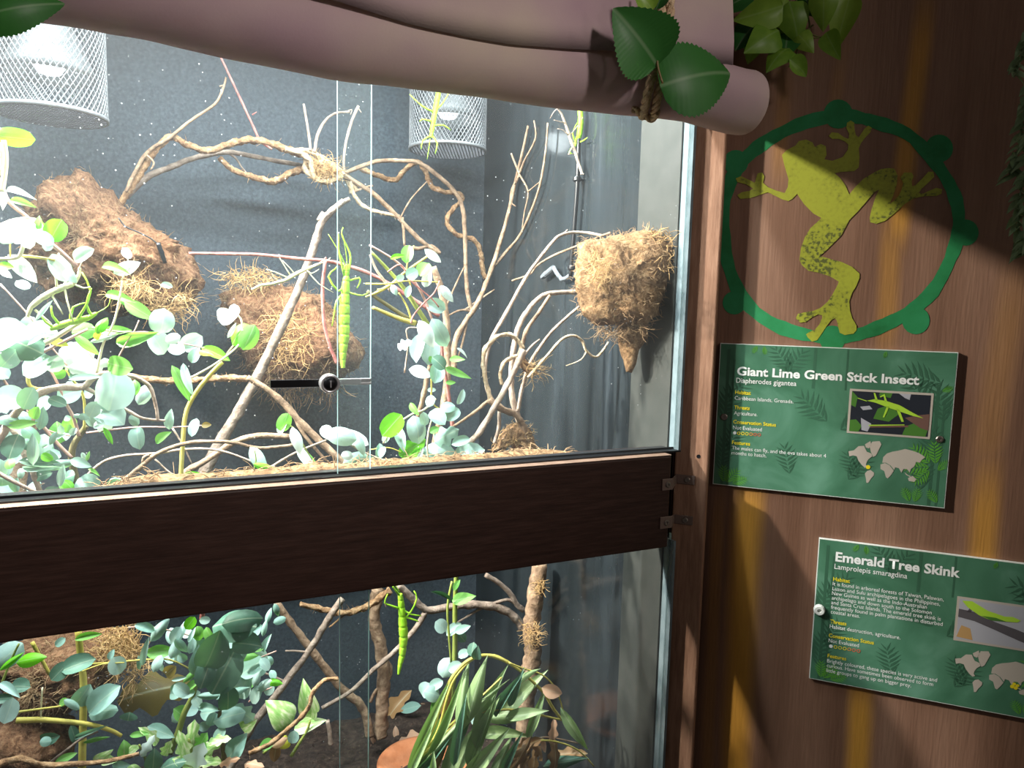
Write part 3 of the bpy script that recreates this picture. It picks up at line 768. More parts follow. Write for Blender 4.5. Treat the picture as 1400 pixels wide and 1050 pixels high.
def text(parent, name, s, p_left, s_right, cap, mat, d, bold=0.0):
    """one printed line: baseline start (s,z) on the wall, width to s_right, cap height in metres"""
    _font.body = s; _font.size = 1.0; _font.offset = bold; _font.extrude = 0.0; _font.resolution_u = 3
    bpy.context.view_layer.update()
    dg = bpy.context.evaluated_depsgraph_get()
    me = bpy.data.meshes.new_from_object(_fo.evaluated_get(dg))
    me.materials.clear(); me.materials.append(mat)
    xs = [v.co.x for v in me.vertices]
    x0, x1 = min(xs), max(xs)
    kx = (s_right - p_left[0]) / (x1 - x0); ky = cap / 0.70
    for v in me.vertices:
        q = S(p_left[0] + (v.co.x - x0) * kx, p_left[1] + v.co.y * ky, d)
        v.co = q - parent.location
    me.update()
    return link(name, me, parent)
NAMER = [(760,628),(790,622),(815,600),(845,598),(860,630),(885,640),(890,655),(870,670),(860,685),(855,700),(862,712),(850,718),(835,705),(815,680),(805,655),(785,650),(765,655)]
MAPS = [NAMER, [(850,590),(880,572),(885,598),(870,612),(855,606)], [(890,575),(930,572),(940,590),(925,620),(910,650),(895,660),(882,630),(876,600)],
        [(862,735),(880,730),(900,745),(898,760),(880,780),(868,800),(858,800),(855,775),(850,750)],
        [(935,700),(960,692),(985,705),(1000,725),(1008,735),(990,760),(975,776),(965,770),(955,735),(935,725)],
        [(945,690),(950,660),(970,640),(1000,630),(1030,625),(1070,615),(1110,625),(1150,640),(1180,660),(1160,675),(1150,690),(1130,685),(1120,710),(1100,725),(1095,745),(1080,725),(1060,725),(1050,745),(1035,720),(1015,715),(1010,730),(990,705),(965,690)],
        [(1066,742),(1086,758),(1100,762),(1096,768),(1074,756)], [(1085,775),(1110,762),(1130,780),(1120,795),(1090,790)]]
SD = 0.006
TL1 = sz(W(985, 469, SD)); TR1 = sz(W(1310, 484, SD)); BL1 = sz(W(975, 662, SD)); BR1 = sz(W(1292, 697, SD))
SW = ((TR1[0] - TL1[0]) + (BR1[0] - BL1[0])) / 2; SHT = ((TL1[1] - BL1[1]) + (TR1[1] - BR1[1])) / 2
print('sign', SW, SHT, 'post v', uv(W(922, 640, PD)))
def crop1(x, y): return (970 + x / 4, 460 + y / 4)
def crop2(x, y): return (1050 + x / 3, 700 + y / 3)
def fern(mb, s, z, ang, ln, wd, d, n=7):
    """flat printed fern frond"""
    ca, sa = math.cos(ang), math.sin(ang)
    def q(a, b): return S(s + a * ca - b * sa, z + a * sa + b * ca, d)
    for i in range(n):
        t = (i + 0.3) / n
        w = wd * math.sin(math.pi * (0.15 + 0.8 * t))
        for sg in (-1, 1):
            mb.poly([q(ln * t, 0), q(ln * (t + 0.10), sg * w * 0.5), q(ln * (t + 0.28), sg * w), q(ln * (t + 0.11), sg * w * 0.12)], 0.00008, EN)
def inside(r, s, z, m=0.0): return r[0] + m < s < r[1] - m and r[2] + m < z < r[3] - m
def make_sign(tl, label, title, sub, lines, photo, dots, screws):
    s0, zt = tl; s1, zb = s0 + SW, zt - SHT
    t = thing('info_sign', S((s0 + s1) / 2, (zt + zb) / 2, 0), label, 'sign')
    mb = MB(); mb.box(S(s0, zb, 0.0005), ES * SW, EN * (SD - 0.0007), Vector((0, 0, SHT))); mb.build('board', M['core'], t)
    mb = MB(); e = 0.0009
    mb.box(S(s0 + e, zb + e, SD - 0.0002), ES * (SW - 2 * e), EN * 0.0002, Vector((0, 0, SHT - 2 * e))); mb.build('print_face', M['sign'], t)
    ofs = (s0 - TL1[0], zt - TL1[1])
    def m1(x, y):      # template point given in the first sign's crop
        a = sz(W(*crop1(x, y), SD)); return (a[0] + ofs[0], a[1] + ofs[1])
    # printed foliage
    for mk, dd, seeds in (('print_dark', SD + 0.0001, [(0.03, 0.1, 1.5, .055), (0.06, 0.25, 1.2, .05), (0.02, 0.45, 1.3, .06), (0.05, 0.6, 0.9, .05), (0.30, 0.80, 1.0, .05), (0.33, 0.82, 2.2, .05), (0.55, 0.45, 0.7, .06), (0.5, 0.5, 2.4, .06),
                                                       (0.97, 0.55, 1.8, .06), (0.93, 0.62, 2.3, .06), (0.95, 0.8, 2.9, .06), (0.92, 0.3, 1.5, .05), (0.60, 0.12, 1.0, .05), (0.64, 0.14, 2.0, .045), (0.35, 0.12, 1.8, .05), (0.9, 0.1, 1.6, .05)]),
                          ('print_lime', SD + 0.0002, [(0.06, 0.02, 0.9, .030), (0.05, 0.02, 1.6, .028), (0.09, 0.02, 0.4, .025), (0.93, 0.28, 2.4, .036), (0.95, 0.28, 1.7, .034), (0.96, 0.24, 0.9, .02), (0.93, 0.26, 3.3, .034), (0.93, 0.24, 4.0, .03), (0.86, 0.02, 2.0, .022), (0.88, 0.02, 1.4, .022), (0.97, 0.03, 2.2, .022), (0.95, 0.75, 0.4, .015),
                                                       (0.17, 0.99, 4.2, .013), (0.2, 0.99, 4.9, .013), (0.72, 0.99, 4.5, .01)])):
        for (a, b, an, ln) in seeds:
            mb = MB(); fern(mb, s0 + a * SW, zb + b * SHT, an, ln * 0.8, ln * 0.32, dd)
            # keep the print inside the board
            for v in mb.v:
                a_, z = sz(v); d_ = (v - WP).dot(EN)
                a_ = min(max(a_, s0 + 0.001), s1 - 0.001); z = min(max(z, zb + 0.001), zt - 0.001)
                q = S(a_, z, d_); v.x, v.y, v.z = q
            mb.build('printed_fern', M[mk], t)
    # stalks
    for (a, w, top) in ((0.035, 0.004, 0.97), (0.065, 0.003, 0.9), (0.42, 0.004, 0.98), (0.56, 0.0025, 0.98), (0.93, 0.004, 0.8), (0.96, 0.003, 0.7)):
        mb = MB(); mb.box(S(s0 + a * SW, zb + 0.002 if top < 0.98 else zb + SHT * 0.72, SD + 0.00003), ES * w, EN * 0.00005, Vector((0, 0, SHT * top - (0.004 if top < 0.98 else SHT * 0.71))))
        mb.build('printed_stalk', M['print_dark'], t)
    TD = SD + 0.0004
    for (kind, s_, x0, y0, x1, cap) in [title, sub] + lines:
        a = sz(W(x0, y0, SD)); b = sz(W(x1, y0, SD))
        # right end at the same height on the wall
        text(t, {'T': 'title_lettering', 'S': 'subtitle_lettering', 'H': 'heading_lettering', 'B': 'body_lettering'}[kind], s_, a, b[0], cap * mpp(W(x0, y0, SD)),
             M['ink_yellow'] if kind == 'H' else M['ink_white'], TD, {'T': 0.03, 'S': 0.004, 'H': 0.014, 'B': 0.0}[kind])
    # status dots
    (dx, dy, stp) = dots
    a = sz(W(dx, dy, SD)); r = stp * 0.42 * mpp(W(dx, dy, SD)); st = stp * mpp(W(dx, dy, SD)) * 1.02
    for i in range(7):
        mb = MB(); cc = (a[0] + i * st, a[1])
        k = 16
        if i == 0:
            mb.poly([S(cc[0] + r * math.cos(6.2832 * j / k), cc[1] + r * math.sin(6.2832 * j / k), TD) for j in range(k)], 0.0001, EN)
        else:
            o1 = [S(cc[0] + r * math.cos(6.2832 * j / k), cc[1] + r * math.sin(6.2832 * j / k), TD) for j in range(k)]
            i1 = [S(cc[0] + r * .68 * math.cos(6.2832 * j / k), cc[1] + r * .68 * math.sin(6.2832 * j / k), TD) for j in range(k)]
            mb.add(o1 + i1, [(j, (j + 1) % k, k + (j + 1) % k, k + j) for j in range(k)])
        mb.build('status_dot', M['ink_white'] if i == 0 else M['ink_yellow'] if i < 4 else M['ink_orange'] if i < 5 else M['ink_red'], t)
    # world map
    for poly in MAPS:
        mb = MB(); mb.poly([S(*m1(x, y), SD + 0.0003) for x, y in poly], 0.0001, EN)
        mb.build('printed_landmass', M['ink_beige'], t)
    for (x, y, r) in photo['spots']:
        cc = m1(x, y); rr = r * mpp(S(*cc, 0)) / 4
        mb = MB(); mb.poly([S(cc[0] + rr * math.cos(6.2832 * j / 14), cc[1] + rr * math.sin(6.2832 * j / 14), SD + 0.0005) for j in range(14)], 0.0001, EN)
        mb.build('map_marker', M['ink_yellow'], t)
    # photo print with its pale frame
    fr = [m1(768, 285), m1(1227, 311), m1(1206, 563), m1(753, 527)]
    fs0, fs1, fz1, fz0 = fr[0][0], fr[1][0], fr[0][1], fr[3][1]
    mb = MB(); mb.box(S(fs0, fz0, SD + 0.0002), ES * (fs1 - fs0), EN * 0.0002, Vector((0, 0, fz1 - fz0))); fo = mb.build('photo_frame', M['ink_beige'], t)
    e = 0.0028; ww, hh_ = fs1 - fs0 - 2 * e, fz1 - fz0 - 2 * e
    mb = MB(); mb.box(S(fs0 + e, fz0 + e, SD + 0.0004), ES * ww, EN * 0.0001, Vector((0, 0, hh_)))
    ph = mb.build('photo', M[photo['bg']], fo)
    for lay, (mk, polys) in enumerate(photo['shapes']):
        for pl in polys:
            mb = MB(); mb.poly([S(fs0 + e + ww * min(max(a, 0), 1), fz0 + e + hh_ * min(max(b, 0), 1), SD + 0.0005 + 0.0001 * lay) for a, b in pl], 0.0001, EN)
            mb.build('photo_print', M[mk], fo)
    for (x, y, r, mk, proud, nm) in screws:
        a = sz(W(x, y, SD))
        screw(nm, t, S(a[0], a[1], SD + 0.0003), EN, r * mpp(W(x, y, SD)), M[mk], proud)
    return t
PH1 = dict(bg='print_night', spots=[(867, 714, 11)], shapes=[
    ('print_leaf', [[(0, 0), (0.12, 0), (0.16, 0.15), (0.08, 0.3), (0, 0.28)], [(0.68, 0), (0.97, 0), (1, 0.2), (0.85, 0.33), (0.72, 0.22)], [(0.3, 0.35), (0.5, 0.3), (0.62, 0.5), (0.5, 0.72), (0.35, 0.6)], [(0, 0.65), (0.06, 0.6), (0.08, 0.85), (0, 1)], [(0.35, 0.92), (0.5, 0.88), (0.52, 1), (0.36, 1)]]),
    ('print_soil', [[(0.85, 0.5), (1, 0.55), (1, 0.15), (0.9, 0.2), (0.7, 0.42)], [(0.25, 0.12), (0.75, 0.2), (0.75, 0.24), (0.25, 0.17)]]),
    ('print_grey', [[(0.14, 0.35), (0.28, 0.22), (0.24, 0.02), (0.16, 0.05)], [(0.12, 0.62), (0.24, 0.66), (0.28, 0.58), (0.16, 0.54)], [(0.6, 1), (0.75, 1), (0.74, 0.86), (0.68, 0.9)]]),
    ('print_insect', [[(0.20, 0.78), (0.30, 0.83), (0.45, 0.80), (0.62, 0.72), (0.80, 0.55), (0.93, 0.44), (0.80, 0.48), (0.62, 0.57), (0.45, 0.66), (0.32, 0.74)],
                      [(0.34, 0.80), (0.30, 0.98), (0.28, 0.98), (0.31, 0.79)], [(0.46, 0.78), (0.42, 0.97), (0.36, 0.90), (0.37, 0.88), (0.41, 0.92), (0.43, 0.78)], [(0.46, 0.68), (0.42, 0.40), (0.44, 0.40), (0.49, 0.66)], [(0.58, 0.62), (0.66, 0.32), (0.69, 0.33), (0.62, 0.62)], [(0.20, 0.78), (0.08, 0.84), (0.08, 0.82), (0.2, 0.76)],
                      [(0.25, 0.16), (0.7, 0.24), (0.7, 0.26), (0.25, 0.19)]])])
PH2 = dict(bg='print_grey', spots=[(1062, 738, 9), (1052, 752, 10), (1070, 758, 10), (1080, 744, 8)], shapes=[
    ('print_orange', [[(0, 0.05), (0.2, 0.02), (0.16, 0.3), (0.05, 0.35)], [(0.78, 1), (0.95, 0.8), (1, 0.82), (1, 0.9), (0.85, 1)]]),
    ('print_bark', [[(0, 0.75), (0.2, 0.72), (0.45, 0.55), (0.7, 0.45), (1, 0.28), (1, 0.06), (0.75, 0.18), (0.45, 0.36), (0.2, 0.5), (0, 0.55)], [(0.1, 0.7), (0.16, 0.9), (0.18, 0.9), (0.15, 0.7)]]),
    ('print_insect', [[(0.03, 0.96), (0.15, 0.98), (0.35, 0.80), (0.55, 0.72), (0.65, 0.74), (0.74, 0.68), (0.7, 0.62), (0.55, 0.6), (0.4, 0.58), (0.25, 0.66), (0.1, 0.82)]]),
    ('print_leaf', [[(0.28, 0.66), (0.4, 0.58), (0.58, 0.6), (0.45, 0.66)]])])
C1 = crop1; C2 = crop2
def L1(k, s, x, y, xr, cap): return (k, s, 970 + x / 4, 460 + y / 4, 970 + xr / 4, cap)
def L2(k, s, x, y, xr, cap): return (k, s, 1050 + x / 3, 700 + y / 3, 1050 + xr / 3, cap)
make_sign(TL1, 'green sign titled Giant Lime Green Stick Insect on the brown wall', L1('T', 'Giant Lime Green Stick Insect', 150, 210, 1150, 11.3), L1('S', 'Diapherodes gigantea', 146, 252, 476, 6.8),
    [L1('H', 'Habitat', 140, 314, 226, 5), L1('B', 'Caribbean Islands, Grenada.', 138, 345, 460, 5), L1('H', 'Threats', 135, 396, 220, 5), L1('B', 'Agriculture.', 134, 427, 262, 5),
     L1('H', 'Conservation Status', 130, 475, 364, 5), L1('B', 'Not Evaluated', 129, 506, 287, 5), L1('H', 'Features', 123, 588, 222, 5),
     L1('B', 'The males can fly, and the ova takes about 4', 122, 617, 640, 5), L1('B', 'months to hatch.', 120, 644, 312, 5)],
    PH1, (970 + 138 / 4, 460 + 527 / 4, 5.2), [(990, 570, 4.6, 'screw', 0.0014, 'screw'), (1284.5, 600.5, 4.8, 'screw', 0.0014, 'screw')])
TL2 = sz(W(1120, 736, SD))
make_sign(TL2, 'green sign titled Emerald Tree Skink low on the brown wall', L2('T', 'Emerald Tree Skink', 276, 200, 793, 12.6), L2('S', 'Lamprolepis smaragdina', 272, 232, 574, 7.2),
    [L2('H', 'Habitat', 267, 281, 336, 5.2), L2('B', 'It is found in arboreal forests of Taiwan, Palawan,', 265, 300, 726, 5.2), L2('B', 'Luzon and Sulu archipelagoes in the Philippines,', 264, 320, 711, 5.2),
     L2('B', 'New Guinea as well as the Indo-Australian', 262, 339, 656, 5.2), L2('B', 'archipelago and down south to the Solomon', 261, 358, 676, 5.2), L2('B', 'and Santa Cruz Islands. The emerald tree skink is', 259, 377, 714, 5.2),
     L2('B', 'frequently found in palm plantations in disturbed', 258, 396, 722, 5.2), L2('B', 'coastal areas.', 257, 415, 378, 5.2), L2('H', 'Threats', 255, 455, 322, 5.2), L2('B', 'Habitat destruction, agriculture.', 253, 475, 546, 5.2),
     L2('H', 'Conservation Status', 249, 512, 436, 5.2), L2('B', 'Not Evaluated', 248, 533, 374, 5.2), L2('H', 'Features', 244, 595, 322, 5.2), L2('B', 'Brightly coloured, these species is very active and', 242, 616, 700, 5.2),
     L2('B', 'curious. Have sometimes been observed to form', 241, 635, 684, 5.2), L2('B', 'little groups to gang up on bigger prey.', 239, 655, 592, 5.2)],
    PH2, (1050 + 258 / 3, 700 + 550 / 3, 5.6), [(1120, 833, 7.5, 'core', 0.006, 'screw_cap')])
bpy.data.objects.remove(_fo)
# ================================================================ canvas awning
def canvasmat():
    mt, nt, b = new_mat('canvas_cloth')
    tc = N(nt, 'ShaderNodeTexCoord')
    n1 = N(nt, 'ShaderNodeTexNoise', Scale=4.5, Detail=4.0); nt.links.new(tc.outputs['Object'], n1.inputs['Vector'])
    r = ramp(nt, n1.outputs['Fac'], [(0.34, (0.44, 0.29, 0.36)), (0.50, (0.54, 0.40, 0.42)), (0.64, (0.62, 0.51, 0.44))])  # cream cloth with the mauve of purple light painted into its colour
    nt.links.new(r.outputs[0], b.inputs['Base Color']); b.inputs['Roughness'].default_value = 0.9; b.inputs['Specular IOR Level'].default_value = 0.1
    w = N(nt, 'ShaderNodeTexNoise', Scale=420.0, Detail=2.0); nt.links.new(tc.outputs['Object'], w.inputs['Vector'])
    bp = N(nt, 'ShaderNodeBump', Strength=0.15, Distance=0.001); nt.links.new(w.outputs['Fac'], bp.inputs['Height']); nt.links.new(bp.outputs[0], b.inputs['Normal'])
    tr = N(nt, 'ShaderNodeBsdfTranslucent'); tr.inputs[0].default_value = (0.75, 0.62, 0.5, 1)
    ms = N(nt, 'ShaderNodeMixShader'); ms.inputs[0].default_value = 0.25
    nt.links.new(b.outputs[0], ms.inputs[1]); nt.links.new(tr.outputs[0], ms.inputs[2]); nt.links.new(ms.outputs[0], nt.nodes['Material Output'].inputs[0])
    return mt
M['canvas'] = canvasmat()
YB = [(-90, 0), (60, 27), (130, 38), (220, 56), (300, 75), (380, 92), (450, 105), (560, 119), (640, 128), (700, 136), (780, 146), (850, 154), (885, 157), (940, 164), (1000, 181), (1022, 184), (1038, 182)]
def yb(x):
    for (a, b), (c, d) in zip(YB, YB[1:]):
        if x <= c: return b + (d - b) * (x - a) / (c - a)
    return YB[-1][1]
VR = -0.062; RR = 0.038
cv = thing('canvas_awning', P(700, 60, VR), 'mauve-lit canvas cloth rolled above the terrarium glass and tied with rope', 'awning')
xs = [x for x in range(-426, 1015, 12)]
def roll_c(x):
    if x < -90:
        c, r = roll_c(-90)
        return c + EU * ((x + 90) * 0.0025), r
    v = VR - max(0, x - 820) / 220 * 0.05
    B = P(x, yb(x), v)
    k = 1.0 + 0.05 * noise.noise(Vector((x / 160, 1.3, 0)))
    k *= 1 - 0.16 * math.exp(-((x - 885) / 26) ** 2)
    
    r = RR * k
    return Vector((B.x, B.y, B.z + r * 0.97)), r
mb = MB(); n = 40
for i, x in enumerate(xs):
    c, r = roll_c(x)
    for j in range(n):
        a = 2 * math.pi * j / n
        w = 1 + 0.03 * noise.noise(Vector((x / 60, math.cos(a) * 1.5, math.sin(a) * 1.5))) + 0.02 * math.sin(2 * a + x / 150)
        mb.v.append(c + (-EV * math.cos(a) + Vector((0, 0, 1)) * math.sin(a)) * r * w)
for i in range(len(xs) - 1):
    for j in range(n):
        j2 = (j + 1) % n
        mb.f.append((i * n + j, (i + 1) * n + j, (i + 1) * n + j2, i * n + j2)); mb.mi.append(0)
# rolled end: rounded lip stepping inwards in layers
last = (len(xs) - 1) * n
cE, rE = roll_c(xs[-1])
prev = last
for (sc, out) in ((0.97, 0.006), (0.86, 0.010), (0.82, 0.004), (0.62, 0.007), (0.58, 0.002), (0.35, 0.004), (0.05, 0.003)):
    st = len(mb.v)
    for j in range(n):
        a = 2 * math.pi * j / n
        mb.v.append(cE + EU * out + (-EV * math.cos(a) + Vector((0, 0, 1)) * math.sin(a)) * rE * sc)
    for j in range(n):
        j2 = (j + 1) % n
        mb.f.append((prev + j, st + j, st + j2, prev + j2)); mb.mi.append(0)
    prev = st
mb.build('rolled_hem', M['canvas'], cv, True)
# hanging sheet above the roll, lapping over it with a fold
mb = MB(); rows = 14
xs2 = [x for x in range(-426, 1004, 14)] + [1003]
YF = [(-90, -140), (300, -40), (460, 0), (560, 32), (640, 50), (700, 60), (780, 66), (850, 69), (1003, 88)]
def yf(x):
    for (a, b), (c, d) in zip(YF, YF[1:]):
        if x <= c: return b + (d - b) * (x - a) / (c - a)
    return YF[-1][1]
for x in xs2:
    c, r = roll_c(x)
    f = P(max(x, -90), yf(max(x, -90)), uv(c)[1] - r * 0.98 - 0.004)
    if x < -90: f = f + EU * ((x + 90) * 0.0025)
    for k in range(rows + 1):
        t = k / rows
        # hem curls under at the fold, then rises
        if k == 0: p = f + EV * 0.006 + Vector((0, 0, 0.004))
        elif k == 1: p = f + EV * 0.001 - Vector((0, 0, 0.0005))
        else:
            h = (k - 1) / (rows - 1) * 0.34
            bul = 0.012 * noise.noise(Vector((x / 120, h * 9, 3.1))) - 0.006
            p = f + Vector((0, 0, h)) - EV * (0.002 + bul * min(1, h * 12)) + EV * h * 0.06
        mb.v.append(p)
k2 = rows + 1
for i in range(len(xs2) - 1):
    for k in range(rows):
        mb.f.append((i * k2 + k, (i + 1) * k2 + k, (i + 1) * k2 + k + 1, i * k2 + k + 1)); mb.mi.append(0)
o = mb.build('hanging_sheet', M['canvas'], cv, True)
so = o.modifiers.new('thick', 'SOLIDIFY'); so.thickness = 0.002; so.offset = -1

# ---------------------------------------------------------------- rope tie
def ropemat():
    return noisy('jute_rope', [(0.34, 0.21, 0.12), (0.56, 0.40, 0.25), (0.70, 0.54, 0.37)], 150, 0.9, 0.6, 5)
M['rope'] = ropemat()
cR, rR = roll_c(890)
vf = uv(cR)[1] - rR
rp = thing('rope_tie', P(895, 80, vf - 0.015), 'twisted jute rope tied round the rolled canvas', 'rope')
def rope(pts, r, parent, name='rope_strand', mat=None):
    """three twisted yarns following pts"""
    mb = MB(); fine = []
    k = len(pts)
    for i in range(k - 1):
        p0 = pts[max(i - 1, 0)]; p1 = pts[i]; p2 = pts[i + 1]; p3 = pts[min(i + 2, k - 1)]
        for j in range(14):
            t = j / 14
            fine.append(0.5 * ((2 * p1) + (p2 - p0) * t + (2 * p0 - 5 * p1 + 4 * p2 - p3) * t * t + (3 * p1 - p0 - 3 * p2 + p3) * t ** 3))
    fine.append(pts[-1])
    run = 0
    strands = [[], [], []]
    a = (fine[1] - fine[0]).orthogonal().normalized()
    for i, p in enumerate(fine):
        d = (fine[min(i + 1, len(fine) - 1)] - fine[max(i - 1, 0)]).normalized()
        a = (a - d * a.dot(d)).normalized(); b = d.cross(a)
        if i: run += (p - fine[i - 1]).length
        for s in range(3):
            th = run / (r * 6.5) * 2 * math.pi + s * 2.0944
            strands[s].append(p + (a * math.cos(th) + b * math.sin(th)) * r * 0.5)
    for s in strands: mb.tube(s, r * 0.54, 7, 1)
    return mb.build(name, mat or M['rope'], parent, True)
front = 0.008
for dx, dd in ((-6, 0.0), (6, 0.001)):
    pts = [P(910 + dx, -30, vf - front - 0.020), P(910 + dx, 10, vf - front - 0.019), P(909 + dx, 50, vf - front - 0.016), P(902 + dx * 1.1, 90, vf - front - 0.006), P(892 + dx * 1.2, 130, vf - front + 0.004)]
    lo = P(886 + dx * 1.2, 158, vf + rR)
    pts += [lo, P(884 + dx, 150, vf + 2 * rR + 0.004)]
    rope(pts, 0.0052, rp)
lo = P(880, 157, vf + rR - 0.004)
rope([P(866, 149, vf + 0.7 * rR), lo + EU * -0.002, lo + EU * 0.012 - Vector((0, 0, .003)), P(898, 153, vf + 0.4 * rR)], 0.0045, rp, 'rope_knot')

# ---------------------------------------------------------------- artificial leaves on the rope and at the left corner
iv = thing('leaf_garland', P(900, 60, vf - 0.022), 'dark green plastic serrated leaves on the rope tie', 'garland')
def bigleaf(par, base, tip, wpx, v, mk, shape, v2=None, twist=(0, 0)):
    a, b = P(base[0], base[1], v), P(tip[0], tip[1], v if v2 is None else v2)
    c = (a + b) / 2
    n_ = -ray((base[0] + tip[0]) / 2, (base[1] + tip[1]) / 2).normalized() + RT * twist[0] + UP * twist[1]
    return leaf_at(par, c, b - a, n_, (b - a).length, wpx * mpp(c), mk, shape)
bigleaf(iv, (900, 90), (845, 12), 98, vf - 0.032, 'x', 'serrate', vf - 0.040, (0.2, 0.15))
bigleaf(iv, (905, 115), (1016, 86), 104, vf - 0.036, 'x', 'serrate', vf - 0.056, (-0.1, 0.2))
bigleaf(iv, (893, 14), (868, -18), 34, vf - 0.036, 'h', 'serrate', vf - 0.036, (0.2, 0.3))
bigleaf(iv, (897, 12), (915, -30), 30, vf - 0.036, 'x', 'serrate', vf - 0.044, (-0.2, 0.3))
mb = MB(); mb.tube([P(889, -25, vf - 0.030), P(890, 5, vf - 0.032), P(896, 30, vf - 0.032), P(899, 60, vf - 0.032), P(899, 89, vf - 0.032), P(906, 114, vf - 0.036)], 0.0012, 6, 4)
mb.build('stem', plain('plastic_stem', (0.16, 0.11, 0.035), 0.5), iv, True)
c8, r8 = roll_c(20); vl = uv(c8)[1] - r8
lv = thing('leaf_garland', P(-10, 5, vl - 0.012), 'dark serrated plastic leaf hanging over the canvas at its left end', 'garland')
bigleaf(lv, (-40, 25), (80, -6), 62, vl - 0.012, 'x', 'serrate', vl - 0.02, (0.1, 0.4))
mb = MB(); mb.tube([P(-60, -20, vl - 0.012), P(-50, 10, vl - 0.012), P(-40, 25, vl - 0.012)], 0.0012, 6, 4); mb.build('stem', L['x'], lv, True)

# ---------------------------------------------------------------- pothos garland hanging at the top of the sign wall
def WV(px, py, d): return W(px, py, d)
pg = thing('pothos_garland', W(1085, -15, 0.05), 'plastic pothos leaves hanging at the top of the brown wall', 'garland')
def wl(par, cx, cy, d, ln, wd, ang, mk, shape, tilt=0.35):
    return leaf(par, cx, cy, 0, ln, wd, ang, mk, shape, tilt=tilt, pt=W(cx, cy, d))
for r in [(1003, 4, 0.06, 52, 36, 200, 'x'), (1038, 18, 0.07, 66, 44, 195, 'h'), (1022, 44, 0.06, 46, 40, 230, 'x'), (1048, 50, 0.075, 58, 46, 215, 'h'), (1062, 28, 0.05, 60, 50, 250, 'h'), (1065, 74, 0.07, 48, 36, 220, 'h'),
          (1075, 60, 0.05, 50, 44, 255, 'x'), (1086, 28, 0.06, 56, 42, 285, 'h'), (1100, 56, 0.055, 34, 26, 300, 'h'), (1094, 93, 0.06, 38, 24, 335, 'h'), (1126, 12, 0.065, 52, 36, 275, 'h'), (1152, 30, 0.05, 66, 38, 258, 'h'),
          (1138, 62, 0.06, 46, 27, 283, 'h'), (1158, 2, 0.05, 20, 14, 270, 'h'), (1106, 6, 0.05, 40, 30, 300, 'x'), (1050, 6, 0.05, 50, 40, 220, 'x'), (1030, 66, 0.05, 40, 30, 250, 'h')]:
    wl(pg, r[0], r[1], r[2], r[3], r[4], r[5], r[6], 'heart')
M['pstem'] = plain('plastic_vine', (0.14, 0.13, 0.03), 0.5)
for pts in [[(1085, -15), (1075, 20), (1062, 45), (1052, 65)], [(1085, -15), (1092, 20), (1090, 60), (1088, 80), (1078, 92)], [(1085, -15), (1105, 25), (1108, 45), (1125, 52)], [(1085, -15), (1130, -10), (1150, 5)], [(1085, -15), (1030, -5), (1005, 5)], [(1112, 34), (1104, 42), (1110, 52), (1126, 50)]]:
    mb = MB(); mb.tube([W(x, y, 0.045) for x, y in pts], 0.0011, 6, 4); mb.build('vine', M['pstem'], pg, True)

# ---------------------------------------------------------------- trailing succulent strands at the right edge
sg = thing('succulent_garland', W(1412, 40, 0.05), 'sage green plastic succulent strands trailing at the right edge', 'garland')
strands = [[(1408, 40), (1398, 70), (1392, 92), (1386, 106)], [(1412, 100), (1400, 150), (1394, 195), (1386, 225), (1382, 240)], [(1420, 130), (1408, 200), (1398, 250), (1392, 295), (1396, 335), (1402, 350)], [(1425, 120), (1415, 230), (1408, 300), (1404, 345)]]
for si, pts in enumerate(strands):
    dd = 0.05 + 0.012 * si
    w = [W(x, y, dd) for x, y in pts]
    mb = MB(); mb.tube(w, 0.0012, 5, 4); mb.build('vine', L['s'], sg, True)
    L_ = sum((w[i + 1] - w[i]).length for i in range(len(w) - 1)); cnt = int(L_ / 0.0042)
    for k in range(cnt):
        t = k / cnt * (len(w) - 1); i = int(t); p = w[i].lerp(w[i + 1], t - i)
        sgn = 1 if k % 2 else -1
        ax = RT * sgn * rnd(0.5, 1) - UP * rnd(0.3, 0.9) - FW * rnd(-0.6, 0.9)
        leaf_at(sg, p + ax.normalized() * 0.006, ax, UP * 0.8 - FW * 0.6 + RT * rnd(-.4, .4), rnd(0.018, 0.026), rnd(0.008, 0.012), 's', 'point')
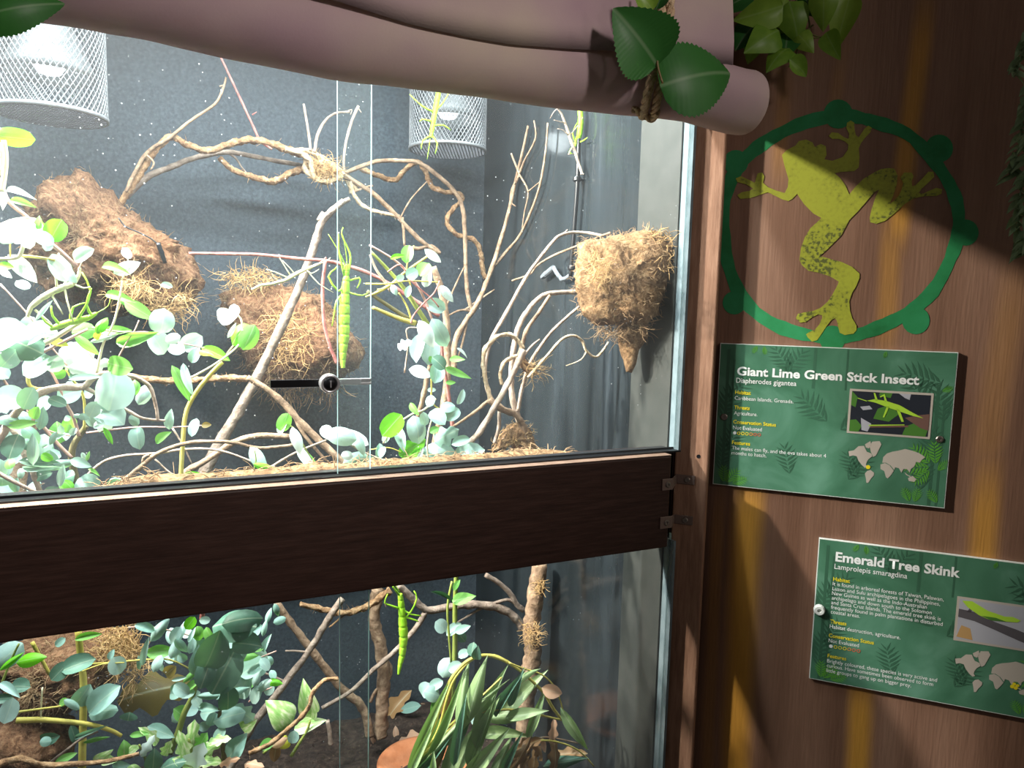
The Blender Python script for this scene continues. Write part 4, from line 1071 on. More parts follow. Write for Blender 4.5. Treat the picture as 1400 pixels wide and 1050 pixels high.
# ================================================================ ground and bark
def lump(name, outline, v, dm, mat, label, cat, amp=0.10, freq=30, parent=None, nth=90, nph=40, group=None, squash=1.0):
    """a rounded mass with the traced outline seen from the front, dm metres deep"""
    cx = sum(p[0] for p in outline) / len(outline); cy = sum(p[1] for p in outline) / len(outline)
    C = P(cx, cy, v); k = mpp(C)
    def rad(th):
        dx, dy = math.cos(th), -math.sin(th)
        best = 0
        for i in range(len(outline)):
            (x0, y0), (x1, y1) = outline[i], outline[(i + 1) % len(outline)]
            ex, ey = x1 - x0, y1 - y0
            den = dx * ey - dy * ex
            if abs(den) < 1e-9: continue
            t = ((x0 - cx) * ey - (y0 - cy) * ex) / den
            q = ((x0 - cx) * dy - (y0 - cy) * dx) / den
            if t > 0 and -1e-6 <= q <= 1.000001: best = max(best, t)
        return best
    fr = FW
    rs = [rad(2 * math.pi * i / nth) for i in range(nth)]
    mb = MB()
    vs = []
    for j in range(nph + 1):
        ph = math.pi * j / nph
        sp_, cp = math.sin(ph) ** 0.75, math.cos(ph)
        for i in range(nth):
            th = 2 * math.pi * i / nth
            p = C + (RT * math.cos(th) + UP * math.sin(th)) * (rs[i] * k * sp_) - fr * (cp * dm * 0.5)
            d = (p - C)
            nz = noise.fractal(p * freq, 0.9, 2.1, 5) * amp + 0.5 * amp * noise.noise(p * freq * 5)
            vs.append(p + d.normalized() * nz * min(rs[i] * k, dm * 0.5) * (1 if 0 < j < nph else 0))
    fs = []
    for j in range(nph):
        for i in range(nth):
            i2 = (i + 1) % nth
            fs.append((j * nth + i, j * nth + i2, (j + 1) * nth + i2, (j + 1) * nth + i))
    mb.add(vs, fs)
    if parent is not None:
        return mb.build(name, mat, parent, True), vs
    t = thing(name, C, label, cat, group)
    mb.build('coir_body', mat, t, True)
    return t, vs
def strands(parent, name, cx, cy, v, rx, ry, n, mat, ln=0.03, r=0.0005, droop=0.3, zspread=0.02, label=None):
    """tuft of loose curled strands"""
    C = P(cx, cy, v); k = mpp(C)
    mb = MB()
    for _ in range(n):
        a = rnd(0, 6.283); q = math.sqrt(rnd(0, 1))
        p = C + RT * (math.cos(a) * q * rx * k) + UP * (math.sin(a) * q * ry * k) - FW * rnd(-zspread, zspread)
        d = Vector((rnd(-1, 1), rnd(-1, 1), rnd(-1, 1) - droop)).normalized()
        pts = [p]
        for _k in range(3):
            d = (d + Vector((rnd(-1, 1), rnd(-1, 1), rnd(-1, 1))) * 0.9).normalized()
            pts.append(pts[-1] + d * ln / 3)
        mb.tube(pts, [r, r, r * 0.8, r * 0.4], 3, 2, cap=False)
    o = mb.build(name, mat, parent, True)
    return tag(o, kind='stuff', label=label)
def surf_fibres(parent, vs, n, mat, ln=0.014, r=0.00035, front=True):
    mb = MB()
    c = sum(vs, Vector()) / len(vs)
    fv = [p for p in vs if (p - c).dot(FW) < 0.004] if front else vs
    for _ in range(n):
        p = random.choice(fv); o_ = (p - c).normalized()
        d = (o_ * 0.5 + Vector((rnd(-1, 1), rnd(-1, 1), rnd(-1, 1)))).normalized()
        e = (d + Vector((rnd(-1, 1), rnd(-1, 1), rnd(-1.3, .7))) * 0.9).normalized()
        q = p + Vector((rnd(-1, 1), rnd(-1, 1), rnd(-1, 1))) * 0.004
        mb.tube([q, q + d * ln * 0.5, q + d * ln * 0.5 + e * ln * 0.5], [r, r, r * 0.4], 3, 1, cap=False)
    return tag(mb.build('loose_fibres', mat, parent, True), kind='stuff')

# --- soil bed
gx, gy = 130, 100
mb = MB()
def FLV(px, py):
    lo, hi = 0.03, V_B - 0.02
    for _ in range(30):
        q = (lo + hi) / 2
        if P(px, py, q).z < soil_h(*uv(P(px, py, q))): hi = q
        else: lo = q
    return lo
def soil_h(u, v):
    p = Vector((u * 3, v * 3, 0.2))
    h = 0.022 * noise.noise(p) + 0.010 * noise.noise(p * 6) + 0.006 * noise.noise(p * 22)
    h += 0.04 * math.exp(-((u + 0.30) / 0.28) ** 2 - ((v - 0.34) / 0.20) ** 2)
    return Z_F + 0.01 + h
for j in range(gy + 1):
    for i in range(gx + 1):
        u = U_L + 0.002 + (U_R - U_L - 0.010) * i / gx; v = 0.022 + (V_B - 0.024) * j / gy
        mb.v.append(T(u, v, soil_h(u, v)))
for j in range(gy):
    for i in range(gx):
        a = j * (gx + 1) + i
        mb.f.append((a, a + 1, a + gx + 2, a + gx + 1)); mb.mi.append(0)
o = mb.build('soil_bed', M['soil'], None, True); tag(o, 'dark brown soil covering the enclosure floor', 'soil', kind='stuff')
mb = MB()
for _ in range(1800):
    u, v = rnd(-1.2, U_R - 0.02), rnd(0.10, V_B - 0.02)
    c = T(u, v, soil_h(u, v) + 0.001)
    a, b, d = (Vector((rnd(-1, 1), rnd(-1, 1), rnd(-.5, .5))).normalized() * rnd(0.002, 0.006) for _ in range(3))
    mb.add([c, c + a, c + b, c + d * 0.6 + Vector((0, 0, .002))], [(0, 1, 2), (0, 1, 3), (1, 2, 3), (0, 2, 3)])
tag(mb.build('bark_chips', M['chip']), 'small bark chips scattered over the dark soil', 'chips', kind='stuff')

# --- coir strip lying on the inner ledge behind the rail
tag(tbox(U_L, U_R - 0.004, 0.034, 0.068, Z_RT - 0.03, Z_RT - 0.006).build('trim_7', M['rail']), kind='structure')
t = thing('coir_strip', T(-0.40, 0.07, Z_RT), 'straw coloured coir strip along the ledge behind the brown rail', 'coir')
mb = MB(); nn_ = 120
u_a, u_b = uv(P(128, 660, 0.07))[0], uv(P(782, 618, 0.07))[0]
vs = []
for i in range(nn_ + 1):
    u = u_a + (u_b - u_a) * i / nn_
    e = min(1, min(i, nn_ - i) / 8 + 0.02)
    for j in range(9):
        q = j / 8
        h = math.sin(math.pi * q) ** 0.6 * (0.010 + 0.005 * noise.noise(Vector((u * 18, 0, 0)))) * e
        v = 0.036 + q * 0.032 + 0.004 * noise.noise(Vector((u * 30, q * 3, 2)))
        vs.append(T(u, v, Z_RT - 0.006 + h + 0.002 * noise.noise(Vector((u * 160, q * 9, 0)))))
mb.add(vs, [(i * 9 + j, (i + 1) * 9 + j, (i + 1) * 9 + j + 1, i * 9 + j + 1) for i in range(nn_) for j in range(8)])
mb.build('coir_mat', M['coir_pale'], t, True)
mb = MB()
for _ in range(260):
    p = random.choice(vs[9:-9]); d = (EU * rnd(-1, 1) + EV * rnd(-.6, .6) + Vector((0, 0, rnd(-.1, .35)))).normalized() * rnd(0.008, 0.022)
    mb.tube([p, p + d * 0.5 + Vector((0, 0, .002)), p + d], [0.0005, 0.0005, 0.0003], 3, 1, cap=False)
tag(mb.build('straw', M['fibre'], t, True), kind='stuff')

# ================================================================ lamp guards
def lamp(px, py, v, wpx, label, hgt=0.30):
    c = P(px, py, v)
    R = wpx * 0.5 * mpp(c)
    t = thing('lamp_guard', c, label, 'lamp', 'caged lamps under the lid')
    mb = MB(); nw = 60; H = hgt; turns = H / (2 * math.pi * R) * 0.62
    w = 0.00065
    for sg in (-1, 1):
        for k in range(nw):
            pts = []
            for i in range(25):
                q = i / 24
                a = 2 * math.pi * (k / nw + sg * turns * q)
                pts.append(c + Vector((math.cos(a) * R, math.sin(a) * R, q * H)))
            # flat expanded-metal strand
            base = len(mb.v)
            for i, p in enumerate(pts):
                rd = (p - c); rd.z = 0; rd.normalize()
                d = (pts[min(i + 1, 24)] - pts[max(i - 1, 0)]).normalized()
                s_ = rd.cross(d).normalized()
                mb.v += [p + s_ * w, p - s_ * w, p + rd * w]
            for i in range(24):
                b0 = base + i * 3; b1 = b0 + 3
                for q in range(3):
                    q2 = (q + 1) % 3
                    mb.f.append((b0 + q, b0 + q2, b1 + q2, b1 + q)); mb.mi.append(0)
    tag(mb.build('wire_mesh', M['steel'], t), kind='stuff')
    mb = MB(); mb.lathe(c, [(R * 0.985, 0), (R * 1.02, 0), (R * 1.02, 0.006), (R * 0.985, 0.006), (R * 0.985, 0)], 48); mb.lathe(c, [(R * 0.985, H), (R * 1.02, H), (R * 1.02, H + 0.006), (R * 0.985, H + 0.006)], 48)
    mb.build('rim', M['steel'], t, True)
    # bottom net
    mb = MB(); step = 0.0062
    k = int(R / step)
    for i in range(-k, k + 1):
        x = i * step; h = math.sqrt(max(0, R * R - x * x))
        for (a, b) in ((Vector((x, -h, 0.001)), Vector((x, h, 0.001))), (Vector((-h, x, 0.001)), Vector((h, x, 0.001)))):
            d = (b - a)
            if d.length > 1e-4: mb.tube([c + a, c + b], 0.0011, 4, 1)
    tag(mb.build('bottom_net', plain('dark_wire', (0.10, 0.10, 0.11), 0.4, 0.7), t), kind='stuff')
    mb = MB()
    mb.lathe(c, [(0.022, H - 0.02), (0.024, 0.17), (0.026, 0.155), (R * 0.52, 0.12), (R * 0.78, 0.075), (R * 0.80, 0.062), (R * 0.76, 0.062), (R * 0.50, 0.112), (0.02, 0.145)], 40)
    mb.build('reflector', M['reflector'], t, True)
    em, nt, b = new_mat('bulb_glow'); b.inputs['Emission Color'].default_value = (0.95, 0.98, 1, 1); b.inputs['Emission Strength'].default_value = 1.1
    mb = MB(); mb.lathe(c, [(0.0, 0.062), (0.016, 0.066), (0.026, 0.082), (0.026, 0.095), (0.014, 0.12), (0.014, 0.14)], 20)
    mb.build('bulb', em, t, True)
    mb = MB(); mb.tube([c + Vector((0, 0, H - 0.02)), Vector((c.x, c.y, Z_C))], 0.006, 8, 1); mb.build('hanger', M['black'], t)
    pl = bpy.data.lights.new('lamp_bulb', 'POINT'); pl.energy = 0.35; pl.color = COOL; pl.shadow_soft_size = 0.025
    po = bpy.data.objects.new('lamp_bulb', pl); COL.objects.link(po); po.location = c + Vector((0, 0, 0.05))
    return t
lamp(612, 207, 0.62, 104, 'caged lamp hanging right of the glass door edges, insect on its mesh')
lamp(70, 160, 0.56, 137, 'large caged lamp hanging in the upper left corner')

# ================================================================ coir nests
n1, vs1 = lump('coir_nest', [(52, 292), (66, 268), (92, 254), (125, 254), (148, 270), (160, 286), (180, 292), (205, 308), (232, 330), (258, 352), (268, 378), (262, 402), (236, 420), (196, 424), (150, 416), (120, 408), (88, 400), (62, 372), (48, 335)], 0.58, 0.20, M['coir'],
              'large brown coir nest hanging at the left below the caged lamp', 'nest', 0.26, 20)
surf_fibres(n1, vs1, 900, M['fibre'], 0.016)
strands(n1, 'moss_tuft', 180, 392, 0.46, 26, 18, 160, M['moss'], 0.035)
strands(n1, 'moss_tuft', 232, 412, 0.49, 30, 20, 240, M['moss'], 0.04)
n2, vs2 = lump('coir_nest', [(308, 402), (320, 396), (345, 392), (372, 396), (405, 398), (432, 402), (452, 420), (470, 445), (488, 465), (494, 486), (484, 506), (455, 518), (420, 526), (386, 530), (360, 518), (338, 490), (322, 460), (312, 430)], 0.60, 0.17, M['coir'],
              'brown coir nest behind the leaning trunk and the big stick insect', 'nest', 0.18, 16)
surf_fibres(n2, vs2, 1100, M['fibre'], 0.02)
strands(n2, 'moss_tuft', 342, 380, 0.57, 34, 13, 200, M['moss'], 0.035)
strands(n2, 'moss_tuft', 395, 460, 0.51, 30, 36, 200, M['moss'], 0.045)
strands(n2, 'hanging_fibres', 415, 525, 0.58, 60, 14, 160, M['fibre'], 0.05, droop=1.0)
n3, vs3 = lump('coir_nest', [(789, 332), (815, 326), (850, 322), (880, 318), (902, 322), (918, 340), (916, 372), (908, 402), (900, 430), (880, 444), (850, 446), (820, 440), (796, 424), (786, 398), (786, 360)], 0.075, 0.09, M['coir_pale'],
              'pale coir nest fixed to the right side wall of the terrarium', 'nest', 0.16, 30)
surf_fibres(n3, vs3, 900, M['fibre'], 0.012)
strands(n3, 'moss_tuft', 898, 345, 0.045, 20, 30, 330, M['moss'], 0.022, 0.0005, 0.1)
strands(n3, 'moss_tuft', 822, 368, 0.035, 18, 22, 110, M['moss'], 0.022, 0.0004)
strands(n3, 'hanging_fibres', 850, 448, 0.07, 34, 10, 160, M['fibre'], 0.03, 0.0004, 0.8)
lump('hanging_tail', [(842, 440), (885, 445), (886, 462), (874, 478), (868, 505), (858, 514), (852, 490), (846, 470)], 0.08, 0.03, M['coir_pale'], None, None, 0.15, 40, parent=n3, nth=28, nph=12)

# ================================================================ vines and branches, upper part
branch([(163, 280), (186, 246), (206, 214), (232, 187), (252, 196), (284, 206), (320, 195), (352, 192), (392, 204), (414, 212), (440, 228), (466, 240)], 0.62, (4.2, 4.5), M['vine'],
       'twisted brown vine climbing from the left coir nest to the knot', 'vine', 'vine', n=9, fuzz=50, rope=0.3, turns=260, sub=8)
branch([(172, 270), (200, 243), (235, 228), (270, 215), (310, 208), (352, 215), (420, 228), (450, 236)], 0.65, (4.5, 2.5), M['bark_grey'],
       'smooth grey branch lying along the twisted brown vine', 'branch', twigs=[([(310, 208), (322, 216), (330, 228), (340, 240)], 1.6)])
branch([(172, 262), (190, 225), (205, 205), (232, 188), (262, 164), (294, 142), (306, 118), (309, 106)], 0.61, (2.8, 1.5), M['bark_tan'],
       'thin upright twig rising from the vine towards the canvas', 'twig', 'twig', twigs=[([(300, 118), (308, 116)], 1.2), ([(198, 210), (210, 222), (206, 232)], 1.8)])
branch([(299, 72), (314, 104), (330, 138), (345, 170), (356, 192), (372, 204)], 0.62, (1.4, 1.8), M['bark_red'], 'straight pinkish red twig hanging from under the canvas', 'twig', 'twig', twigs=[([(345, 157), (351, 153)], 1)])
branch([(300, 215), (318, 232), (350, 243), (376, 248), (398, 236), (424, 232), (450, 244)], 0.64, (3.5, 5.0), M['vine'], 'rough looped brown vine sagging under the grey branch', 'vine', 'vine', n=9, fuzz=50, rope=0.3, turns=260, sub=8)
# knot of pale fibre
k1 = thing('vine_knot', P(442, 232, 0.62), 'pale frayed knot where the vines meet near the glass edges', 'knot')
for pts in [[(390, 204), (412, 210), (425, 222), (428, 238), (440, 248), (458, 246), (470, 236)], [(396, 208), (420, 206), (440, 216), (458, 228), (480, 246), (488, 262)], [(420, 214), (418, 232), (434, 244), (452, 240), (456, 228), (440, 222), (430, 232)], [(410, 208), (432, 226), (446, 238), (464, 240)], [(424, 226), (440, 234), (452, 232), (462, 238), (474, 244), (482, 264)]]:
    w = path(pts, 0.615 + rnd(-.01, .01))
    mb = MB(); mb.tube(w, 3.6 * mpp(w[0]), 9, 8, rope=0.3, turns=260); mb.build('fibre_cord', M['vine_pale'], k1, True)
strands(k1, 'frayed_fibres', 446, 231, 0.605, 20, 14, 150, M['moss'], 0.03, 0.0006, 0)
branch([(415, 142), (420, 170), (425, 206)], 0.62, (1.5, 2.0), M['bark_pale'], 'short straight pale twig standing up from the knot', 'twig', 'twig')
branch([(430, 208), (434, 185), (444, 166), (458, 155), (478, 153)], 0.62, (2.4, 1.4), M['bark_pale'], 'curved pale twig arching right above the knot', 'twig', 'twig', twigs=[([(474, 153), (481, 150), (479, 157)], 1)])
branch([(490, 145), (480, 168), (473, 195), (470, 218), (471, 236)], 0.62, (2.0, 1.8), M['bark_pale'], 'pale twig leaning up between the two glass edges', 'twig', 'twig', twigs=[([(490, 148), (494, 154)], 1)])
branch([(458, 232), (490, 252), (512, 266), (545, 298), (572, 326), (594, 342), (602, 346)], 0.62, (3.6, 2.6), M['bark_tan'], 'tan branch running down right from the knot to the leafy plant', 'branch',
       twigs=[([(550, 297), (552, 318), (553, 336)], 2.5), ([(484, 262), (500, 256), (510, 254)], 2.0), ([(553, 338), (572, 340), (590, 336), (601, 344)], 3.0), ([(548, 297), (562, 272), (584, 248)], 1.4)])
branch([(478, 246), (485, 268), (500, 284), (522, 291), (546, 296)], 0.62, (2.6, 2.4), M['vine_pale'], 'short pale vine curling beneath the tan branch at the knot', 'vine', 'vine', rope=0.3, turns=260, fuzz=20)
branch([(472, 236), (498, 226), (520, 220), (552, 220), (574, 223), (602, 243), (624, 265), (633, 288), (636, 330), (637, 372), (640, 405), (646, 426)], 0.62, (3.0, 3.0), M['bark_tan'],
       'long brown branch arching from the knot down behind the lamp', 'branch', twigs=[([(646, 426), (630, 424), (612, 432)], 2.0), ([(606, 428), (620, 396), (634, 366)], 1.8), ([(636, 424), (652, 412), (676, 396)], 1.8)])
branch([(492, 230), (516, 240), (540, 246), (556, 230), (572, 222), (582, 236), (590, 254), (606, 262), (624, 264), (632, 272), (616, 290), (611, 304), (624, 320), (648, 328), (657, 344), (660, 368), (664, 380)], 0.65, (3.4, 3.0), M['vine'],
       'brown vine spiralling round the arching branch below the lamp', 'vine', 'vine', n=9, fuzz=40, rope=0.3, turns=260, sub=8)
branch([(470, 275), (452, 290), (440, 304), (428, 340), (412, 385), (388, 440), (352, 514), (326, 563), (300, 606), (274, 655)], 0.44, (4.0, 8.0), M['bark_grey'], 'leaning grey brown trunk crossing in front of the middle coir nest', 'trunk', 'trunk',
       twigs=[([(440, 304), (462, 282), (478, 272)], (4.5, 3)), ([(436, 302), (442, 290)], (3.5, 2.5))], n=10)
branch([(620, 505), (622, 470), (632, 446), (652, 416), (672, 368), (690, 310), (704, 252), (714, 210), (722, 172)], 0.55, (4.6, 1.6), M['bark_tan'], 'forked tan branch standing upright in the middle of the tank', 'branch',
       twigs=[([(674, 366), (694, 342), (713, 318), (735, 265), (745, 215), (749, 168)], (2.6, 1.2)), ([(699, 210), (710, 238), (722, 262), (717, 290), (714, 312)], 1.4), ([(722, 262), (740, 247)], 1.2), ([(710, 240), (700, 258), (698, 275), (705, 282)], 1.4), ([(706, 250), (716, 222), (732, 190), (730, 165)], (1.8, 1.0)), ([(672, 366), (684, 330), (698, 284)], 1.3), ([(640, 430), (632, 470), (622, 500)], 2.2)])
# right hand group
branch([(788, 399), (764, 400), (742, 404), (722, 424), (708, 450), (702, 480), (699, 510), (700, 540), (707, 568), (716, 594), (722, 612)], 0.20, (3.2, 4.8), M['bark_pale'], 'pale branch arching from the right nest down to the rail', 'branch')
branch([(752, 404), (736, 428), (720, 452), (712, 478), (704, 505)], 0.18, (2.6, 3.0), M['bark_tan'], 'brownish branch bending down beside the pale arching branch', 'branch')
branch([(824, 322), (796, 318), (770, 320), (752, 335), (720, 378), (692, 428), (672, 464), (663, 500), (666, 530), (674, 550)], 0.22, (2.0, 3.2), M['bark_pale'], 'long pale branch sweeping left from the top of the right nest', 'branch', twigs=[([(770, 320), (776, 314)], 1.4)])
branch([(834, 318), (800, 332), (760, 348), (736, 362), (724, 375), (700, 384)], 0.34, (1.6, 1.4), M['bark_tan'], 'thin tan twig behind the long pale branch', 'twig', 'twig')
branch([(716, 476), (702, 460), (686, 458), (670, 468), (661, 488), (664, 520), (672, 548)], 0.17, (2.8, 3.0), M['vine_pale'], 'pale vine looping round above the rail at the right', 'vine', 'vine', rope=0.3, turns=260, fuzz=20)
branch([(707, 486), (692, 493), (684, 508), (686, 526)], 0.17, (2.4, 2.4), M['vine_pale'], 'small hooked vine inside the larger pale loop', 'vine', 'vine', rope=0.3, turns=260, fuzz=12)
branch([(716, 478), (704, 505), (690, 532), (674, 560), (656, 590), (638, 610)], 0.16, (3.8, 4.2), M['bark_pale'], 'pale branch slanting down left onto the rail ledge', 'branch', twigs=[([(716, 486), (728, 472), (738, 464)], 2.0)])
branch([(668, 546), (688, 560), (706, 568), (715, 584), (718, 604)], 0.17, (4.6, 5.0), M['bark_tan'], 'knobbly tan stump joining the pale branches near the rail', 'branch')
branch([(668, 548), (656, 558), (640, 570), (618, 584)], 0.18, (2.6, 1.8), M['bark_tan'], 'crooked tan twig reaching left towards the leafy plant', 'twig', 'twig')
branch([(792, 419), (768, 440), (752, 456), (736, 478), (724, 498), (714, 530), (708, 562)], 0.19, (2.0, 2.8), M['bark_pale'], 'thin straight pale branch running from under the right nest', 'branch')
branch([(832, 468), (816, 488), (802, 480), (796, 466), (784, 459), (768, 464), (752, 482), (736, 500), (722, 516)], 0.15, (1.6, 2.2), M['vine_pale'], 'thin wavy vine hooked below the right nest', 'vine', 'vine', twigs=[([(802, 480), (794, 492), (774, 500)], 1.2)])
branch([(683, 562), (682, 585), (676, 606)], 0.18, (2.4, 2.8), M['bark_pale'], 'short upright pale twig by the rail at the right', 'twig', 'twig')
k2 = thing('vine_knot', P(724, 500, 0.17), 'small frayed knot on the branches left of the right nest', 'knot')
for pts in [[(714, 490), (722, 500), (730, 506), (732, 512)], [(716, 480), (714, 498), (722, 508), (730, 500)]]:
    w = path(pts, 0.165); mb = MB(); mb.tube(w, 3 * mpp(w[0]), 8, 6, rope=0.3, turns=300); mb.build('fibre_cord', M['vine'], k2, True)
strands(k2, 'frayed_fibres', 730, 505, 0.165, 10, 8, 60, M['moss'], 0.028, 0.0004, 0.3)
a1, va = lump('coir_shelter', [(672, 616), (680, 600), (694, 584), (712, 578), (726, 586), (730, 604), (732, 618), (716, 612), (706, 600), (694, 606), (686, 618)], 0.19, 0.05, M['coir_pale'], 'small broken coconut shelter standing on the rail ledge', 'shelter', 0.18, 40)
surf_fibres(a1, va, 160, M['moss'], 0.012)
mb = MB(); c_ = P(712, 606, 0.185); mb.lathe(c_, [(0.016, -0.004), (0.0155, 0.004), (0.011, 0.009), (0, 0.010)], 20, -FW); mb.build('orange_husk', M['terracotta'], a1, True)
# branches along the lower left of the upper window
branch([(-10, 612), (5, 590), (18, 570), (42, 545), (72, 531), (104, 530), (116, 528), (126, 518), (142, 511), (166, 512), (186, 516), (204, 528), (212, 548), (216, 576)], 0.12, (6.2, 2.0), M['bark_pale'], 'thick pale branch arching over the eucalyptus at lower left', 'branch',
       twigs=[([(114, 529), (145, 545), (172, 560), (196, 572), (226, 575)], (3.4, 1.8))], n=10)
branch([(0, 574), (20, 592), (32, 618), (45, 645), (58, 685)], 0.14, (4.4, 3.6), M['bark_pale'], 'greyish thorny stick at the far left above the rail', 'branch', twigs=[([(24, 598), (33, 598)], 2), ([(40, 640), (50, 644)], 1.4), ([(52, 664), (61, 661)], 1.4)])
branch([(-5, 645), (22, 660), (55, 674), (98, 681)], 0.10, (2.6, 2.2), M['bark_pale'], 'thin pale stick lying along the rail at far left', 'branch')
branch([(46, 560), (38, 600), (28, 640), (18, 700)], 0.34, (8, 11), M['bark_tan'], 'pale tan trunk standing behind the eucalyptus at far left', 'trunk', 'trunk', n=10)
branch([(160, 662), (186, 644), (216, 620), (262, 605), (318, 605), (354, 613), (402, 608)], 0.20, (3.4, 2.2), M['bark_tan'], 'brown branch bowed just above the rail left of the lock', 'branch', twigs=[([(196, 640), (196, 626), (204, 622)], 2.4)])
branch([(114, 655), (140, 632), (170, 623), (212, 620), (256, 614), (300, 616), (352, 634)], 0.26, (2.0, 1.6), M['bark_pale'], 'long thin pale stick behind the bowed brown branch', 'branch', twigs=[([(212, 628), (232, 646), (252, 654)], 1.4), ([(236, 585), (252, 612), (262, 634)], 1.4)])
branch([(238, 658), (262, 640), (285, 628), (318, 606), (352, 596), (396, 597)], 0.32, (5, 4), M['bark_tan'], 'brown stick leading from the trunk foot to the right', 'branch')
branch([(128, 513), (160, 514), (190, 517), (240, 521), (296, 518), (338, 517)], 0.44, (4.2, 4.0), M['vine'], 'horizontal frayed brown vine left of the leaning trunk', 'vine', 'vine', n=9, rope=0.35, turns=220, fuzz=60, sub=8)
branch([(338, 516), (362, 530), (384, 548), (412, 578), (440, 606), (470, 632), (486, 642)], 0.42, (4.2, 5.0), M['bark_tan'], 'rugged brown root slanting down behind the lock to the ledge', 'branch', fuzz=30, twigs=[([(400, 566), (420, 600), (450, 634)], 3)])
branch([(366, 642), (402, 620), (446, 602)], 0.14, (1.8, 1.6), M['bark_pale'], 'thin pale stick slanting below the lock', 'twig', 'twig')
branch([(478, 606), (500, 620), (532, 632)], 0.14, (2.0, 1.6), M['bark_pale'], 'short pale stick on the coir strip right of the lock', 'twig', 'twig')
branch([(258, 346), (300, 347), (350, 348), (400, 353), (440, 356), (462, 360), (500, 372), (530, 387), (566, 410), (600, 432)], 0.34, (2.0, 3.0), M['bark_red'], 'long reddish twig crossing behind the big stick insect', 'twig', 'twig', twigs=[([(444, 354), (446, 352)], 1.6)])
branch([(445, 356), (441, 395), (443, 440), (450, 470), (461, 498)], 0.33, (2.4, 2.2), M['bark_red'], 'red twig hanging down beside the big stick insect', 'twig', 'twig')

# ================================================================ fittings
mt_ = thing('misting_pipe', path([(786, 250)], 0.42)[0], 'thin black misting pipe with a grey nozzle on the side wall', 'pipe')
w = path([(792, 160), (790, 240), (786, 300), (782, 350), (780, 378)], 0.42)
mb = MB(); mb.tube(w, 3.0 * mpp(w[0]), 8, 4); mb.build('pipe', M['black'], mt_, True)
for (x, y) in ((789, 245), (782, 366)):
    c_ = path([(x, y)], 0.42)[0]; mb = MB(); mb.lathe(c_, [(0.006, -0.004), (0.0075, -0.002), (0.0075, 0.002), (0.006, 0.004)], 12); mb.tube([c_, c_ + EU * 0.012], 0.0022, 6, 1); mb.build('clip', M['black'], mt_)
M['plastic_grey'] = plain('grey_plastic', (0.16, 0.18, 0.20), 0.4)
w = path([(780, 376), (768, 382), (757, 366), (746, 375)], 0.41); k_ = mpp(w[0])
mb = MB(); mb.tube(w[:3], 3.0 * k_, 8, 2); mb.tube(w[2:], [4.2 * k_, 4.2 * k_], 10, 2); mb.tube([w[3], w[3] + (w[3] - w[2]) * 0.45], [5.2 * k_, 3.4 * k_], 6, 1)
mb.build('nozzle', M['plastic_grey'], mt_)
pr = thing('temperature_probe', P(222, 345, 0.465), 'thin black temperature probe on the left coir nest', 'probe')
w = path([(216, 332), (221, 346), (226, 360)], 0.465); k_ = mpp(w[0])
mb = MB(); mb.tube(w, [3.0 * k_, 3.4 * k_, 2.4 * k_], 10, 3); mb.build('probe_tip', M['black'], pr, True)
w = path([(162, 298), (172, 310), (190, 318), (206, 326), (216, 334)], 0.465); mb = MB(); mb.tube(w, 1.0 * k_, 6, 4); mb.build('cable', M['black'], pr, True)

# ================================================================ stick insects
def insect(name, label, body, v, mat, legs, ant=(), seg=6, lr=1.3):
    """one continuous body: segmented abdomen, thorax, head with jointed legs and feelers"""
    mb = MB()
    pts = path([(x, y) for x, y, r in body], v); k = mpp(pts[0])
    fine, rr = [], []
    for i in range(len(pts) - 1):
        for j in range(seg):
            q = j / seg
            fine.append(pts[i].lerp(pts[i + 1], q)); r = body[i][2] * (1 - q) + body[i + 1][2] * q
            rr.append(r * k * (1 - 0.13 * (1 if j == 0 else 0)))
    fine.append(pts[-1]); rr.append(body[-1][2] * k)
    mb.tube(fine, rr, 10, 2)
    for lg in legs:
        w = path(lg, v - 0.004)
        w[0] = P(lg[0][0], lg[0][1], v)
        mb.tube(w, [lr * k * (1.15 - 0.65 * i / (len(w) - 1)) for i in range(len(w))], 6, 2)
    for an in ant:
        w = path(an, v - 0.002); mb.tube(w, [0.7 * k, 0.6 * k, 0.35 * k][:len(w)] if len(w) <= 3 else 0.5 * k, 5, 3)
    # eyes
    h = pts[0]
    for sg in (-1, 1):
        mb.lathe(h + RT * sg * body[0][2] * k * 0.85 - FW * body[0][2] * k * 0.4, [(0, -1.1 * k), (1.0 * k, -0.4 * k), (1.0 * k, 0.4 * k), (0, 1.1 * k)], 8, mi=0)
    o = mb.build(name, mat, None, True, origin=pts[0])
    return tag(o, label, 'insect')
insect('stick_insect', 'large bright green stick insect hanging by the vertical glass edges', [(474, 362, 3.6), (474, 371, 4.2), (474, 377, 3.6), (473, 384, 5.0), (472, 402, 6.2), (471, 416, 7.2), (471, 430, 7.4), (471, 444, 7.2), (471, 457, 7.0), (470, 470, 6.2), (469, 482, 5.0), (469, 492, 4.0), (469, 503, 2.6)], 0.20, M['insect'],
       [[(475, 378), (479, 358), (478, 345), (471, 330), (467, 319), (469, 311)], [(471, 378), (466, 356), (463, 340), (463, 325), (462, 318)], [(469, 392), (462, 398), (449, 378), (458, 368), (461, 364)], [(477, 384), (491, 380), (492, 386), (488, 394)], [(467, 404), (460, 412), (457, 428), (454, 446)], [(477, 400), (484, 402), (496, 404), (508, 398)]],
       [[(472, 362), (464, 345), (449, 320)], [(475, 362), (473, 345), (469, 322)]], lr=1.5)
